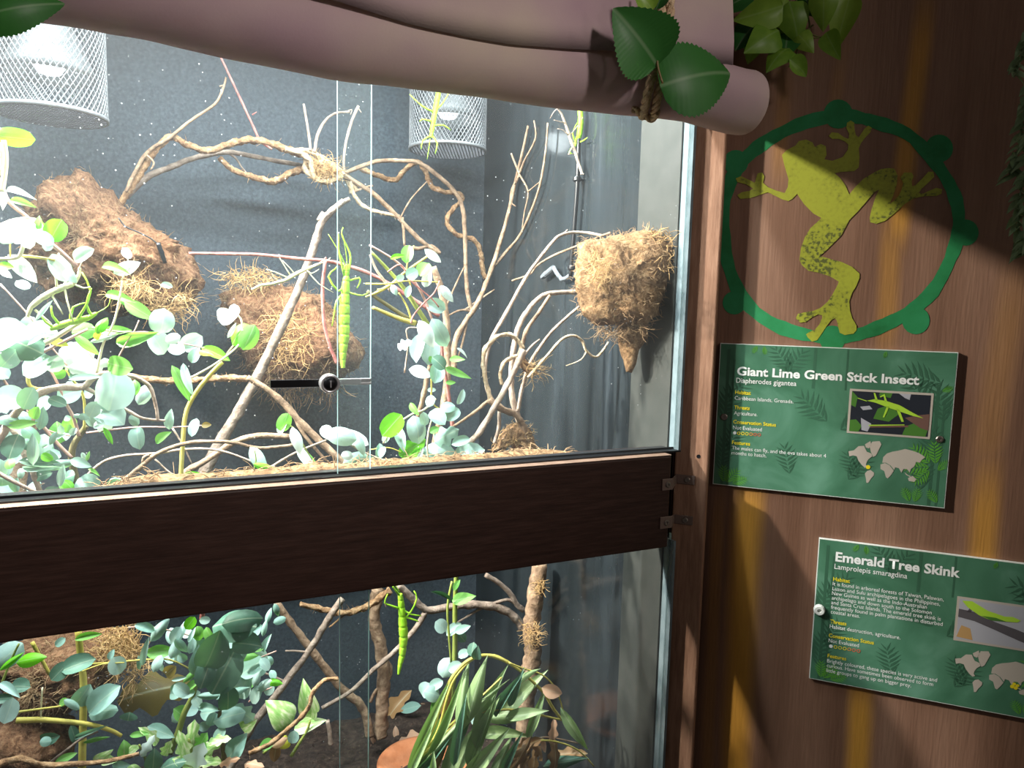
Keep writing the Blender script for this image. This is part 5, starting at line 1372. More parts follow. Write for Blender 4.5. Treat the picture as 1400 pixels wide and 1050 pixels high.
insect('stick_insect', 'bright green stick insect clinging to the right caged lamp mesh', [(589, 188, 2.6), (590, 182, 2.8), (592, 170, 3.4), (594, 156, 3.6), (597, 140, 3.8), (600, 124, 3.4), (602, 112, 2.4)], 0.52, M['insect'],
       [[(589, 186), (578, 192), (576, 204)], [(591, 186), (598, 196), (595, 210)], [(591, 172), (606, 171), (616, 178)], [(590, 166), (578, 163), (574, 166)], [(592, 153), (576, 144), (560, 129)], [(594, 153), (606, 140), (614, 126)]], [[(588, 190), (586, 205), (584, 218)]])
insect('stick_insect', 'short bright green stick insect below the canvas near the rope', [(786, 200, 2.6), (788, 195, 3.2), (792, 186, 4.0), (794, 172, 4.2), (794, 160, 4.0), (793, 146, 3.4)], 0.30, M['insect'],
       [[(787, 198), (780, 204), (780, 211)], [(789, 196), (798, 192), (803, 188)], [(787, 194), (783, 182), (790, 166)], [(787, 198), (778, 208), (786, 211)]], [[(786, 200), (790, 215), (794, 230)]], lr=1.1)
insect('stick_insect', 'pale brown stick insect beside the short green one under the canvas', [(796, 238, 1.8), (792, 226, 2.0), (786, 206, 2.4), (780, 190, 2.4), (774, 172, 2.0), (768, 156, 1.6), (762, 148, 1.0)], 0.29, M['bark_pale'],
       [[(778, 186), (770, 178), (762, 176)], [(780, 184), (790, 172), (797, 160)], [(772, 168), (764, 166), (757, 164)], [(784, 200), (777, 211), (785, 210)]], [[(764, 148), (758, 152), (752, 162)]], lr=0.8)
insect('stick_insect', 'slender cream stick insect on the reddish twig over the moss', [(438, 360, 1.6), (428, 364, 1.8), (416, 369, 2.4), (402, 376, 3.0), (390, 383, 2.4), (372, 388, 2.0), (356, 390, 1.8), (344, 396, 1.2)], 0.32, M['insect_pale'],
       [[(418, 368), (426, 374), (436, 368)], [(424, 366), (434, 362), (441, 356)], [(398, 378), (388, 362), (382, 352)], [(394, 380), (376, 372), (364, 368)], [(404, 376), (396, 366), (386, 356)], [(420, 370), (436, 388), (456, 400)]], [[(438, 360), (446, 357), (452, 352)]], lr=0.9)
insect('stick_insect', 'cream bent stick insect among the leaves below the left nest', [(37, 434, 2.0), (42, 420, 3.4), (56, 408, 4.4), (74, 398, 4.6), (88, 392, 4.6), (100, 388, 3.6), (108, 376, 2.6), (109, 366, 1.8)], 0.10, M['insect_pale'],
       [[(70, 402), (78, 416), (86, 430)], [(88, 392), (92, 412), (100, 440)], [(78, 396), (76, 376), (73, 348)], [(90, 390), (86, 366), (80, 346)], [(100, 388), (114, 394), (124, 392)], [(48, 424), (60, 434), (70, 442)]], [[(108, 368), (112, 358), (118, 350)]], lr=1.6)
insect('stick_insect', 'green stick insect with banded body facing right below the cream one', [(132, 428, 2.2), (122, 434, 3.8), (108, 438, 4.4), (94, 441, 4.8), (80, 446, 4.6), (68, 450, 2.6)], 0.11, M['insect'],
       [[(126, 432), (118, 416), (125, 394)], [(104, 438), (114, 424), (124, 398), (112, 372)], [(96, 440), (100, 420), (118, 414)], [(84, 446), (72, 432), (70, 418)], [(74, 448), (62, 440), (56, 430)]], [[(132, 428), (148, 418), (152, 402)]], lr=1.8)
insect('stick_insect', 'green stick insect hanging head up from the branch below the rail', [(547, 812, 3.2), (548, 820, 4.0), (549, 830, 4.6), (550, 842, 5.2), (551, 856, 6.2), (552, 870, 6.2), (551, 884, 5.2), (550, 896, 4.4), (547, 908, 3.4), (545, 922, 1.6)], 0.24, M['insect'],
       [[(548, 816), (540, 806), (536, 800)], [(546, 832), (534, 828), (526, 824), (530, 812)], [(551, 834), (562, 840), (576, 842)], [(552, 846), (562, 836), (570, 818), (566, 808)], [(550, 842), (568, 848), (572, 850)]], [[(547, 810), (540, 800), (532, 790)]], lr=1.6)

# ================================================================ eucalyptus, upper window
# A: main plant at lower left
eA = thing('eucalyptus', P(104, 690, 0.16), 'large eucalyptus with round blue green leaves at the lower left of the upper glass', 'plant')
stem(eA, [(104, 700), (104, 660), (98, 628), (101, 608), (110, 594), (118, 582)], 0.16, (5.0, 4.0), M['stem_olive'], 'trunk')
stem(eA, [(98, 626), (78, 606), (55, 578), (40, 560), (20, 540), (0, 512)], 0.15, (2.6, 1.6), M['stem_pink'])
stem(eA, [(108, 596), (100, 570), (92, 555), (86, 540), (70, 508), (54, 494)], 0.14, (2.4, 1.4), M['stem_pink'])
stem(eA, [(115, 588), (116, 560), (112, 536), (98, 518), (90, 504)], 0.15, (2.0, 1.4), M['stem_yellow'])
stem(eA, [(118, 592), (150, 588), (190, 584), (240, 584), (284, 581)], 0.17, (1.6, 0.8), M['stem_pink'])
stem(eA, [(38, 508), (40, 526), (54, 532), (76, 529)], 0.13, (2.6, 2.2), M['stem_yellow'])
stem(eA, [(143, 560), (142, 540), (138, 510), (130, 495), (120, 480)], 0.14, (1.2, 0.8), M['stem_cream'])
stem(eA, [(0, 580), (40, 578), (70, 590), (96, 596)], 0.16, (1.2, 1.0), M['stem_pink'])
stem(eA, [(132, 510), (136, 490), (142, 468), (156, 440), (165, 400), (167, 384)], 0.12, (2.0, 1.2), M['stem_cream'])
stem(eA, [(156, 500), (172, 470), (184, 452), (190, 438)], 0.12, (1.2, 0.8), M['stem_pink'])
stem(eA, [(50, 475), (75, 462), (110, 440), (128, 430)], 0.12, (3.4, 2.6), M['stem_cream'])
stem(eA, [(52, 484), (85, 468), (120, 450)], 0.125, (2.4, 1.8), M['stem_pink'])
stem(eA, [(0, 388), (45, 438), (70, 474), (92, 500)], 0.13, (1.3, 1.1), M['stem_pink'])
stem(eA, [(126, 448), (165, 454), (200, 454), (218, 458)], 0.12, (1.4, 0.7), M['stem_pink'])
leaves(eA, 0.12, [
    (10, 458, 50, 44, 30, 'p'), (30, 470, 48, 38, -20, 'd'), (50, 452, 40, 24, 30, 'p'), (13, 490, 28, 24, 60, 'm'), (50, 500, 42, 32, 35, 'm'), (75, 498, 26, 20, 60, 'p'), (103, 486, 42, 34, 15, 'w'),
    (117, 472, 38, 12, -48, 'g', 'oval'), (80, 468, 24, 10, -22, 'y', 'oval'), (138, 444, 26, 14, 70, 'l', 'oval'), (133, 459, 14, 9, 40, 'y', 'oval'), (158, 452, 40, 13, 5, 'g', 'oval'), (184, 463, 58, 17, 12, 'g', 'oval'), (140, 462, 34, 8, 20, 'w', 'oval'),
    (118, 506, 40, 22, -10, 'w', 'ragged'), (132, 500, 34, 20, 25, 'w', 'ragged'), (116, 516, 40, 10, 8, 'p', 'oval'), (162, 500, 42, 25, -12, 'g'), (156, 534, 56, 46, 80, 'p'), (150, 566, 44, 34, -25, 'p'), (127, 560, 24, 18, 60, 'p'), (140, 548, 26, 18, -30, 'p'), (186, 528, 20, 12, -70, 'g', 'oval'), (197, 540, 30, 17, 62, 'p'),
    (14, 545, 36, 34, 0, 'p'), (38, 545, 34, 24, 60, 'm'), (94, 538, 30, 26, 20, 'm'), (78, 549, 26, 15, -20, 'd'), (8, 572, 26, 16, 0, 'd'), (18, 610, 34, 28, 80, 'd'), (36, 606, 18, 14, -40, 'd'), (46, 618, 42, 14, 75, 'p', 'oval'), (30, 580, 34, 12, 8, 'g', 'oval'), (44, 594, 28, 18, -50, 'm'), (57, 572, 32, 14, 80, 'm', 'oval'), (48, 565, 18, 14, 60, 'g'),
    (55, 632, 50, 14, -6, 'd', 'oval'), (52, 640, 60, 8, 3, 'p', 'oval'), (80, 636, 40, 13, 10, 'm', 'oval'), (64, 625, 16, 11, -30, 'l'), (58, 650, 28, 14, 18, 'd'), (84, 650, 32, 10, 84, 'p', 'oval'), (92, 661, 20, 13, -30, 'l'), (120, 663, 32, 28, -30, 'm'), (110, 633, 30, 13, -18, 'm', 'oval'), (114, 625, 14, 6, -70, 'p', 'oval'), (119, 624, 14, 5, 80, 'g', 'oval'), (128, 645, 20, 5, -22, 'g', 'oval'),
    (124, 574, 20, 13, -60, 'p'), (135, 580, 16, 14, 0, 'p'), (114, 570, 10, 12, 80, 'm'), (92, 572, 8, 8, 0, 'p'), (104, 568, 14, 6, 10, 'p'), (83, 588, 12, 8, 80, 'p'), (93, 586, 12, 9, 70, 'g'), (100, 590, 12, 8, 60, 'p'), (78, 598, 22, 8, 25, 'p', 'oval'), (70, 600, 20, 9, 60, 'm', 'oval'), (61, 610, 8, 4, 40, 'p', 'oval'),
    (148, 596, 26, 7, -65, 'l', 'oval'), (184, 574, 18, 13, -70, 'm'), (188, 598, 30, 20, -75, 'm'), (156, 656, 16, 9, 10, 'm'), (72, 672, 24, 12, 0, 'm'), (55, 680, 20, 8, 20, 'p'), (232, 574, 28, 12, 80, 'p', 'oval'), (222, 598, 26, 12, 40, 'g', 'oval'), (265, 584, 25, 13, 85, 'm'), (282, 581, 14, 8, 5, 'o', 'oval'), (3, 660, 10, 20, 80, 'm')], dz=None)
for _ in range(46):
    x_, y_ = rnd(-5, 150), rnd(440, 668)
    if x_ > 95 and y_ > 590: continue
    q_ = rnd(14, 32)
    leaf(eA, x_, y_, 0.16 + rnd(-.015, .03), q_, q_ * rnd(0.6, 0.95), rnd(0, 360), random.choice('ppmmmdg'), random.choice(('round', 'round', 'oval')), tilt=0.6)
# B: sprig at upper left with lime leaves
eB = thing('eucalyptus', P(4, 265, 0.08), 'leafy eucalyptus sprig with lime and light-bleached leaves at the far left', 'plant')
stem(eB, [(2, 250), (12, 276), (38, 298), (62, 326), (84, 345), (104, 364)], 0.08, (2.6, 3.2), M['stem_pink'])
stem(eB, [(5, 192), (8, 215), (6, 240), (2, 262)], 0.07, (3.2, 3.6), M['stem_cream'])
stem(eB, [(1, 195), (1, 240)], 0.075, (1.6, 1.4), M['stem_pink'])
stem(eB, [(38, 318), (32, 336), (24, 352), (0, 354)], 0.07, (3.0, 2.2), M['stem_cream'])
stem(eB, [(0, 355), (30, 350), (65, 354), (75, 356)], 0.08, (2.2, 1.8), M['stem_yellow'])
stem(eB, [(0, 308), (20, 300), (40, 298)], 0.07, (2.0, 1.6), M['stem_cream'])
stem(eB, [(14, 310), (14, 352)], 0.07, 1.0, M['stem_yellow'])
leaves(eB, 0.065, [(16, 188, 46, 24, -6, 'l'), (26, 264, 44, 10, -12, 'w', 'point'), (29, 277, 34, 10, -10, 'g', 'oval'), (5, 272, 26, 10, -75, 'w', 'point'), (28, 316, 38, 34, 40, 'w'), (44, 310, 30, 22, -20, 'w'), (36, 328, 26, 18, -60, 'w'), (8, 320, 28, 24, 70, 'p'),
                   (76, 315, 34, 26, 65, 'l'), (56, 310, 24, 12, -25, 'l', 'oval'), (60, 326, 28, 18, -30, 'p'), (66, 334, 20, 12, 80, 'p', 'point'), (54, 304, 20, 10, 80, 'g', 'point'), (31, 367, 44, 20, -52, 'w', 'oval'), (7, 364, 24, 12, -5, 'l', 'oval'), (8, 374, 22, 9, -30, 'p', 'oval'), (29, 386, 22, 14, -20, 'p'),
                   (82, 366, 40, 26, -65, 'p'), (96, 376, 24, 14, -50, 'p'), (113, 348, 30, 18, 32, 'p'), (60, 424, 34, 6, 60, 'p', 'oval'), (52, 462, 30, 8, 40, 'p', 'oval')], tilt=0.5)
# C: sprig across the left nest
eC = thing('eucalyptus', P(218, 462, 0.22), 'arching eucalyptus sprig with paired round leaves in front of the left nest', 'plant')
stem(eC, [(218, 462), (240, 468), (262, 472), (280, 476)], 0.20, (1.2, 1.0), M['stem_pink'])
stem(eC, [(247, 672), (248, 640), (250, 606), (254, 566), (266, 540), (285, 515), (304, 495)], 0.22, (3.0, 3.4), M['stem_yellow'])
stem(eC, [(304, 495), (316, 478), (332, 460), (346, 446)], 0.23, (2.8, 2.0), M['stem_olive'])
stem(eC, [(258, 518), (284, 504), (308, 488), (326, 472), (331, 456), (330, 438), (324, 430)], 0.20, (1.6, 1.2), M['stem_cream'])
leaves(eC, 0.20, [(223, 441, 34, 32, 70, 'p'), (216, 469, 32, 28, -60, 'p'), (235, 463, 20, 14, 20, 'w'), (241, 476, 24, 18, -20, 'p'), (262, 468, 30, 24, 30, 'p'), (266, 486, 22, 14, 65, 'm'), (279, 480, 24, 10, -5, 'y', 'oval'), (295, 483, 40, 16, -24, 'l', 'oval'), (172, 367, 36, 17, 24, 'w', 'oval'), (156, 367, 42, 12, -12, 'g', 'oval'), (171, 344, 18, 11, -45, 'w'),
                  (162, 406, 44, 12, -12, 'g', 'oval'), (190, 424, 44, 18, -32, 'g', 'oval'), (172, 414, 26, 7, -30, 'g', 'oval'), (248, 524, 54, 15, -65, 'g', 'oval'), (256, 518, 46, 11, -72, 'p', 'oval'), (312, 432, 26, 26, 20, 'w', 'heart'), (320, 424, 16, 14, 80, 'w'), (325, 458, 34, 28, 50, 'l'), (340, 463, 36, 24, 60, 'g'), (317, 452, 24, 6, 60, 'w', 'oval'), (228, 390, 14, 8, -10, 'p')])
stem(eC, [(165, 384), (176, 366), (174, 352)], 0.20, (1.0, 0.8), M['stem_cream'])
# D: the plant in the middle
eD = thing('eucalyptus', P(600, 640, 0.22), 'tall eucalyptus with pale leaves in the middle of the upper glass', 'plant')
stem(eD, [(588, 650), (596, 600), (606, 560), (612, 510), (611, 450), (604, 400), (592, 365)], 0.26, (6, 4.5), M['bark_tan'], 'trunk', jit=0.4)
stem(eD, [(620, 592), (616, 560), (611, 525), (606, 495), (604, 470)], 0.20, (3.2, 2.2), M['bark_red'])
stem(eD, [(572, 570), (578, 545), (584, 515), (588, 490), (582, 450)], 0.24, (4.0, 2.6), M['bark_tan'], jit=0.4)
stem(eD, [(505, 335), (540, 356), (562, 378), (580, 408), (592, 440)], 0.18, (1.4, 1.8), M['stem_pink'])
stem(eD, [(507, 344), (530, 368), (552, 394), (572, 424), (586, 446)], 0.19, (2.0, 4.2), M['stem_green'])
stem(eD, [(502, 398), (522, 412), (540, 424), (556, 434), (570, 442)], 0.18, (2.6, 3.2), M['stem_olive'])
stem(eD, [(509, 420), (532, 430), (550, 437), (568, 442)], 0.17, (2.2, 4.0), M['stem_yellow'])
stem(eD, [(506, 348), (514, 368), (524, 382), (534, 398)], 0.20, (1.6, 2.4), M['bark_pale'])
stem(eD, [(585, 350), (574, 358), (554, 372), (536, 388), (512, 402)], 0.18, (1.6, 2.4), M['stem_yellow'])
stem(eD, [(566, 336), (560, 348), (556, 370), (562, 392)], 0.18, (1.2, 1.2), M['stem_yellow'])
stem(eD, [(530, 372), (548, 362), (562, 384), (590, 408), (600, 420)], 0.17, (1.2, 1.0), M['bark_red'])
stem(eD, [(500, 388), (530, 388), (560, 384), (600, 386)], 0.175, (1.2, 0.9), M['stem_yellow'])
stem(eD, [(601, 384), (594, 400), (578, 416), (565, 432), (562, 442)], 0.165, (1.2, 1.4), M['bark_red'])
stem(eD, [(545, 400), (556, 418), (562, 436)], 0.17, (1.2, 1.6), M['stem_yellow'])
stem(eD, [(516, 396), (524, 396), (500, 406)], 0.17, (1.2, 1.2), M['stem_yellow'])
stem(eD, [(596, 545), (580, 560), (564, 566), (548, 576), (536, 586), (524, 606)], 0.17, (1.6, 1.2), M['stem_cream'])
stem(eD, [(590, 500), (590, 530), (591, 550), (604, 560), (622, 555)], 0.17, (1.4, 1.0), M['stem_yellow'])
stem(eD, [(588, 640), (584, 612), (586, 590), (590, 575)], 0.16, (1.4, 1.2), M['stem_cream'])
stem(eD, [(553, 510), (558, 470), (556, 450), (572, 448)], 0.2, (1.2, 1.0), M['bark_pale'])
stem(eD, [(505, 615), (530, 612), (548, 618)], 0.16, (0.9, 0.8), M['stem_yellow'])
leaves(eD, 0.16, [
    (592, 350, 28, 11, -38, 'w', 'oval'), (557, 347, 26, 16, 80, 'g'), (543, 351, 20, 7, 14, 'l', 'oval'), (580, 368, 22, 20, 60, 'g'), (584, 380, 26, 13, 70, 'w', 'oval'), (610, 401, 28, 12, -52, 'w', 'oval'), (596, 418, 28, 19, -18, 'p'), (563, 374, 18, 16, 30, 'm'), (547, 380, 12, 9, 30, 'p'), (538, 396, 16, 9, -65, 'p', 'oval'), (558, 398, 18, 9, 75, 'p', 'oval'),
    (584, 455, 42, 19, -58, 'w', 'oval'), (573, 472, 48, 20, 82, 'p', 'oval'), (588, 478, 42, 26, 85, 'p'), (602, 456, 44, 22, -62, 'p'), (553, 471, 22, 15, 25, 'w', 'ragged'), (575, 509, 32, 18, -15, 'w', 'oval'), (597, 510, 28, 20, 80, 'm'), (600, 496, 24, 18, -40, 'd'), (626, 510, 40, 10, -22, 'g', 'point'), (625, 491, 22, 9, 0, 'g', 'point'), (632, 482, 20, 4, -40, 'w', 'point'),
    (588, 547, 18, 12, 85, 'p'), (612, 555, 20, 17, 20, 'm'), (630, 543, 22, 9, 65, 'p'), (598, 570, 26, 21, -35, 'm'), (619, 566, 24, 17, 45, 'm'), (580, 573, 20, 12, -85, 'p'), (566, 559, 20, 9, -55, 'g', 'oval'), (571, 586, 38, 26, -72, 'p'), (536, 581, 38, 27, 50, 'l'), (528, 598, 18, 10, 60, 'w'), (547, 599, 36, 14, -68, 'p', 'oval'), (518, 618, 20, 10, 85, 'm'), (616, 523, 14, 6, 0, 'g', 'oval'), (590, 492, 12, 7, -60, 'g', 'oval'),
    (564, 612, 42, 24, 30, 'l', 'ragged'), (560, 626, 40, 14, 38, 'l', 'ragged'), (608, 596, 36, 28, 30, 'm', 'ragged'), (600, 618, 46, 30, 8, 'p'), (612, 628, 36, 20, 0, 'p'), (585, 626, 28, 14, -20, 'p'), (640, 620, 40, 26, 20, 'p'), (630, 603, 26, 13, 20, 'm'), (628, 626, 34, 16, 0, 'w'), (645, 632, 30, 14, -15, 'p'), (594, 588, 14, 10, 30, 'g'), (590, 533, 12, 6, 0, 'p'), (574, 622, 24, 5, 62, 'w', 'oval')])
# E: fallen sprigs on the ledge beside the lock
eE = thing('eucalyptus', P(470, 600, 0.12), 'small eucalyptus sprig with pale leaves on the ledge under the lock', 'plant')
stem(eE, [(460, 596), (478, 590), (490, 604), (496, 620)], 0.11, (1.2, 0.8), M['stem_green'])
stem(eE, [(396, 582), (404, 588), (418, 614), (434, 640)], 0.11, (1.2, 0.8), M['stem_green'])
leaves(eE, 0.105, [(482, 599, 46, 20, -18, 'w'), (448, 592, 26, 16, -45, 'w', 'oval'), (465, 596, 40, 24, -10, 'p'), (388, 580, 26, 18, 60, 'g'), (386, 584, 22, 12, 70, 'w'), (407, 600, 38, 15, -62, 'w', 'oval'), (420, 630, 50, 12, -50, 'p', 'point'), (425, 628, 36, 7, -45, 'g', 'point'), (493, 606, 32, 13, -60, 'p', 'oval'), (484, 630, 34, 20, 20, 'm'), (475, 622, 16, 12, 0, 'w'), (500, 632, 30, 16, 10, 'm'), (520, 616, 20, 9, -80, 'd', 'oval'), (522, 618, 16, 10, 70, 'm')])
eF = thing('eucalyptus', P(345, 645, 0.12), 'upright lime leaves on the ledge at the foot of the leaning trunk', 'plant')
stem(eF, [(345, 648), (350, 630), (348, 615)], 0.11, (1.0, 0.8), M['stem_green'])
leaves(eF, 0.105, [(352, 630, 46, 18, -55, 'p', 'point'), (362, 640, 34, 10, -20, 'l', 'oval'), (266, 650, 26, 10, -10, 'l', 'oval'), (250, 656, 22, 14, 10, 'm'), (229, 656, 16, 10, 0, 'p'), (212, 664, 14, 18, 80, 'w'), (156, 662, 22, 14, 20, 'm')])

# ================================================================ lower window
branch([(515, 805), (513, 830), (512, 852), (520, 884), (524, 920), (523, 955), (521, 985), (520, 1006)], 0.56, (7.5, 9.5), M['bark_tan'], 'rough tan tree trunk left of the stick insect below the rail', 'trunk', 'trunk', n=10, twigs=[([(524, 900), (534, 912), (530, 930), (514, 944), (506, 960)], (3, 2.4))])
branch([(545, 800), (562, 816), (583, 834), (612, 830), (640, 827), (668, 828), (690, 834), (706, 846), (714, 858)], 0.42, (4.8, 6.0), M['bark_grey'], 'brown branch running level under the rail to the right trunk', 'branch',
       twigs=[([(583, 835), (566, 862), (540, 890), (510, 916), (480, 945), (440, 968)], (4.2, 2.6)), ([(618, 856), (640, 842), (662, 830), (692, 820), (706, 826)], (1.4, 2.8)), ([(664, 786), (682, 797), (698, 812), (706, 826), (716, 834)], (3.4, 4.2))])
branch([(378, 824), (402, 858), (424, 886), (448, 918), (470, 945), (492, 962), (502, 986), (506, 1006)], 0.55, (5.0, 6.0), M['bark_tan'], 'straight tan branch slanting down to the soil below the rail', 'branch')
branch([(468, 818), (448, 848), (424, 888), (400, 920), (376, 952), (350, 985), (330, 1020), (310, 1060)], 0.40, (4.6, 5.4), M['bark_grey'], 'dark branch crossing in front of the straight tan one', 'branch', twigs=[([(422, 892), (404, 890), (390, 890)], 1.8), ([(388, 932), (372, 924), (350, 916)], 2)])
branch([(410, 826), (438, 832), (470, 838), (500, 830), (520, 816), (534, 806)], 0.48, (3.4, 4.6), M['vine'], 'frayed vine strung under the rail between the two trunks', 'vine', 'vine', n=9, rope=0.3, turns=240, fuzz=50, sub=8, twigs=[([(450, 858), (470, 842), (480, 838)], 1.4)])
branch([(462, 928), (444, 930), (428, 946), (424, 962), (412, 980), (390, 1000), (368, 1018), (340, 1030)], 0.18, (2.6, 3.2), M['vine'], 'twisted dark vine hooked over the variegated pothos', 'vine', 'vine', rope=0.3, turns=260, fuzz=20)
branch([(738, 770), (734, 800), (730, 830), (726, 862), (729, 892), (724, 918), (720, 960), (716, 1000), (712, 1060), (710, 1100)], 0.34, (11, 12), M['bark_tan'], 'thick tan trunk with moss patches below the right end of the rail', 'trunk', 'trunk', n=12)
ms_ = thing('moss_pad', P(729, 866, 0.31), 'clump of dry moss wrapped on the thick right trunk', 'moss')
for (x, y, rx, ry, n_) in ((728, 866, 12, 16, 160), (738, 802, 6, 8, 50)):
    strands(ms_, 'moss_tuft', x, y, 0.318, rx, ry, n_, M['moss'], 0.02, 0.0005, 0)
branch([(448, 985), (451, 1005), (452, 1018)], 0.54, (3, 3), M['bark_pale'], 'short pale wooden peg standing in the dark soil', 'peg', 'peg')
# terracotta and dry leaves on the soil
def shard(name, px, py, label, cat, mat, pts, th, v=None, tilt=(0, 0)):
    c = P(px, py, v)
    k = mpp(c)
    n_ = (-FW + UP * 1.2).normalized()
    xa = RT; ya = n_.cross(xa).normalized()
    mb = MB()
    ring = [c + xa * (x * k) + ya * (y * k * 1.3) for x, y in pts]
    mb.poly(ring, th, n_)
    o = mb.build(name, mat)
    bevel(o, 0.001)
    return tag(o, label, cat)
saucer = thing('terracotta_dish', P(578, 1056, FLV(578, 1056)), 'broken orange terracotta dish half buried in the soil at the bottom', 'dish')
c_ = P(578, 1056, FLV(578, 1056)) + Vector((0, 0, 0.012))
mb = MB(); mb.lathe(c_, [(0.0, -0.02), (0.055, -0.02), (0.080, 0.002), (0.088, 0.004), (0.088, 0.009), (0.080, 0.009), (0.054, -0.014), (0.0, -0.014)], 40); mb.build('dish', M['terracotta'], saucer, True)
def tri_leaf(name, label, cx, cy, v, ln, wd, ang, mk, shape='ragged', cat='leaf', dz=0.3):
    t = thing(name, P(cx, cy, v), label, cat)
    leaf(t, cx, cy, v, ln, wd, ang, mk, shape, dz=dz)
    a = math.radians(ang); ex, ey = cx - math.cos(a) * ln * 0.5, cy + math.sin(a) * ln * 0.5
    stem(t, [(ex, ey), (ex - math.cos(a) * ln * 0.15, ey + math.sin(a) * ln * 0.15 + 2)], v, (0.9, 0.7), M['bark_tan'], 'leaf_stalk')
    return t
tri_leaf('dry_leaf', 'curled orange brown dry leaf on the soil beside the dish', 568, 1012, FLV(568, 1016), 46, 26, 12, 't')
tri_leaf('dry_leaf', 'brown dead leaf standing on edge behind the dish', 545, 962, FLV(545, 976), 44, 24, 50, 'b')
tri_leaf('dry_leaf', 'small dry leaf leaning near the tan trunk foot', 560, 968, FLV(560, 982), 34, 14, 200, 'm', 'oval')
tri_leaf('dry_leaf', 'tiny tan leaf lying on soil by the trunk', 510, 1012, FLV(510, 1016), 16, 7, -60, 't', 'oval')
tri_leaf('dry_leaf', 'reddish leaf curl upright on the soil', 541, 1002, FLV(541, 1006), 16, 8, 100, 't', 'oval')
tri_leaf('big_dry_leaf', 'large olive brown dead leaf hanging behind the lower left eucalyptus', 210, 943, 0.30, 90, 56, 12, 'o', 'ragged')
# F: weeping narrow-leaved eucalyptus
nE = thing('weeping_eucalyptus', P(566, 1050, 0.12), 'weeping branch with long narrow green leaves below the rail', 'plant')
stem(nE, [(556, 1060), (590, 1000), (604, 960), (616, 930), (636, 906), (660, 896), (682, 900), (704, 912), (724, 928), (744, 948), (756, 968), (768, 984)], 0.12, (2.6, 2.0), M['stem_yellow'])
stem(nE, [(558, 1060), (596, 1005), (612, 952), (624, 924), (648, 900), (676, 896), (700, 908)], 0.125, (2.2, 1.6), M['stem_yellow'])
stem(nE, [(560, 1050), (600, 1012), (630, 986), (660, 974), (696, 970), (730, 976), (766, 984)], 0.11, (2.0, 1.6), M['stem_yellow'])
stem(nE, [(696, 906), (716, 914), (740, 922), (756, 936), (764, 952), (770, 972)], 0.115, (1.2, 1.0), M['stem_yellow'])
stem(nE, [(566, 1040), (606, 1000), (650, 960), (686, 926)], 0.105, (1.6, 1.2), M['stem_yellow'])
stem(nE, [(740, 1012), (760, 1014), (784, 1022), (800, 1034), (812, 1048)], 0.11, (1.4, 1.0), M['stem_yellow'])
leaves(nE, 0.105, [(588, 990, 150, 13, 66, 'k', 'narrow'), (600, 1000, 120, 15, 58, 'k', 'narrow'), (632, 950, 90, 15, 84, 'k', 'narrow'), (650, 944, 84, 21, 76, 'k', 'narrow'), (612, 975, 110, 11, 62, 'k', 'narrow'), (670, 965, 110, 18, 70, 'k', 'narrow'), (640, 976, 140, 13, 42, 'k', 'narrow'), (694, 950, 80, 12, 62, 'd', 'narrow'),
                    (716, 946, 86, 20, 38, 'k', 'narrow'), (702, 978, 80, 18, 8, 'k', 'narrow'), (734, 974, 70, 12, 66, 'k', 'narrow'), (720, 976, 60, 15, 15, 'k', 'narrow'), (690, 1004, 70, 16, 6, 'k', 'narrow'), (786, 1000, 74, 14, -58, 'k', 'narrow'), (660, 1000, 110, 21, 68, 'k', 'narrow'), (640, 1020, 100, 20, 56, 'k', 'narrow'), (664, 1034, 90, 20, 48, 'k', 'narrow'),
                    (618, 1030, 100, 18, 76, 'k', 'narrow'), (590, 1036, 90, 11, 50, 'd', 'narrow'), (574, 1030, 100, 10, 62, 'k', 'narrow'), (684, 1040, 70, 15, 62, 'k', 'narrow'), (592, 1046, 34, 10, 82, 'k', 'narrow'), (652, 894, 20, 13, 85, 'd', 'oval'), (720, 922, 40, 10, 30, 'k', 'narrow'), (700, 1030, 60, 11, 66, 'd', 'narrow'), (706, 940, 60, 11, 70, 'd', 'narrow'), (770, 1042, 60, 16, 20, 'd', 'narrow'), (755, 945, 30, 18, -18, 't', 'oval'), (640, 985, 70, 13, 70, 'd', 'narrow'), (628, 1000, 90, 13, 80, 'd', 'narrow'), (606, 1024, 80, 10, 66, 'b', 'narrow'), (612, 952, 70, 10, 74, 'b', 'narrow')], tilt=0.35, jit=0.035)
dl = thing('dry_leaf_cluster', P(735, 1020, 0.13), 'cluster of curled brown dead leaves under the weeping branch', 'leaves')
stem(dl, [(700, 1046), (726, 1016), (748, 1008), (790, 1016)], 0.13, (1.4, 1.0), M['bark_tan'], 'stalk')
leaves(dl, 0.12, [(712, 1034, 50, 16, 55, 'b', 'ragged'), (722, 1018, 40, 18, 30, 'b', 'ragged'), (740, 1030, 44, 14, -60, 'b', 'ragged'), (756, 1000, 34, 13, 80, 't', 'ragged'), (760, 1034, 44, 18, 85, 'b', 'ragged'), (780, 1030, 46, 16, 10, 'b', 'ragged'), (746, 1022, 30, 8, -70, 't', 'oval'), (730, 1042, 40, 14, 80, 'b', 'ragged'), (716, 1046, 36, 12, 70, 'b', 'ragged')], tilt=0.8)
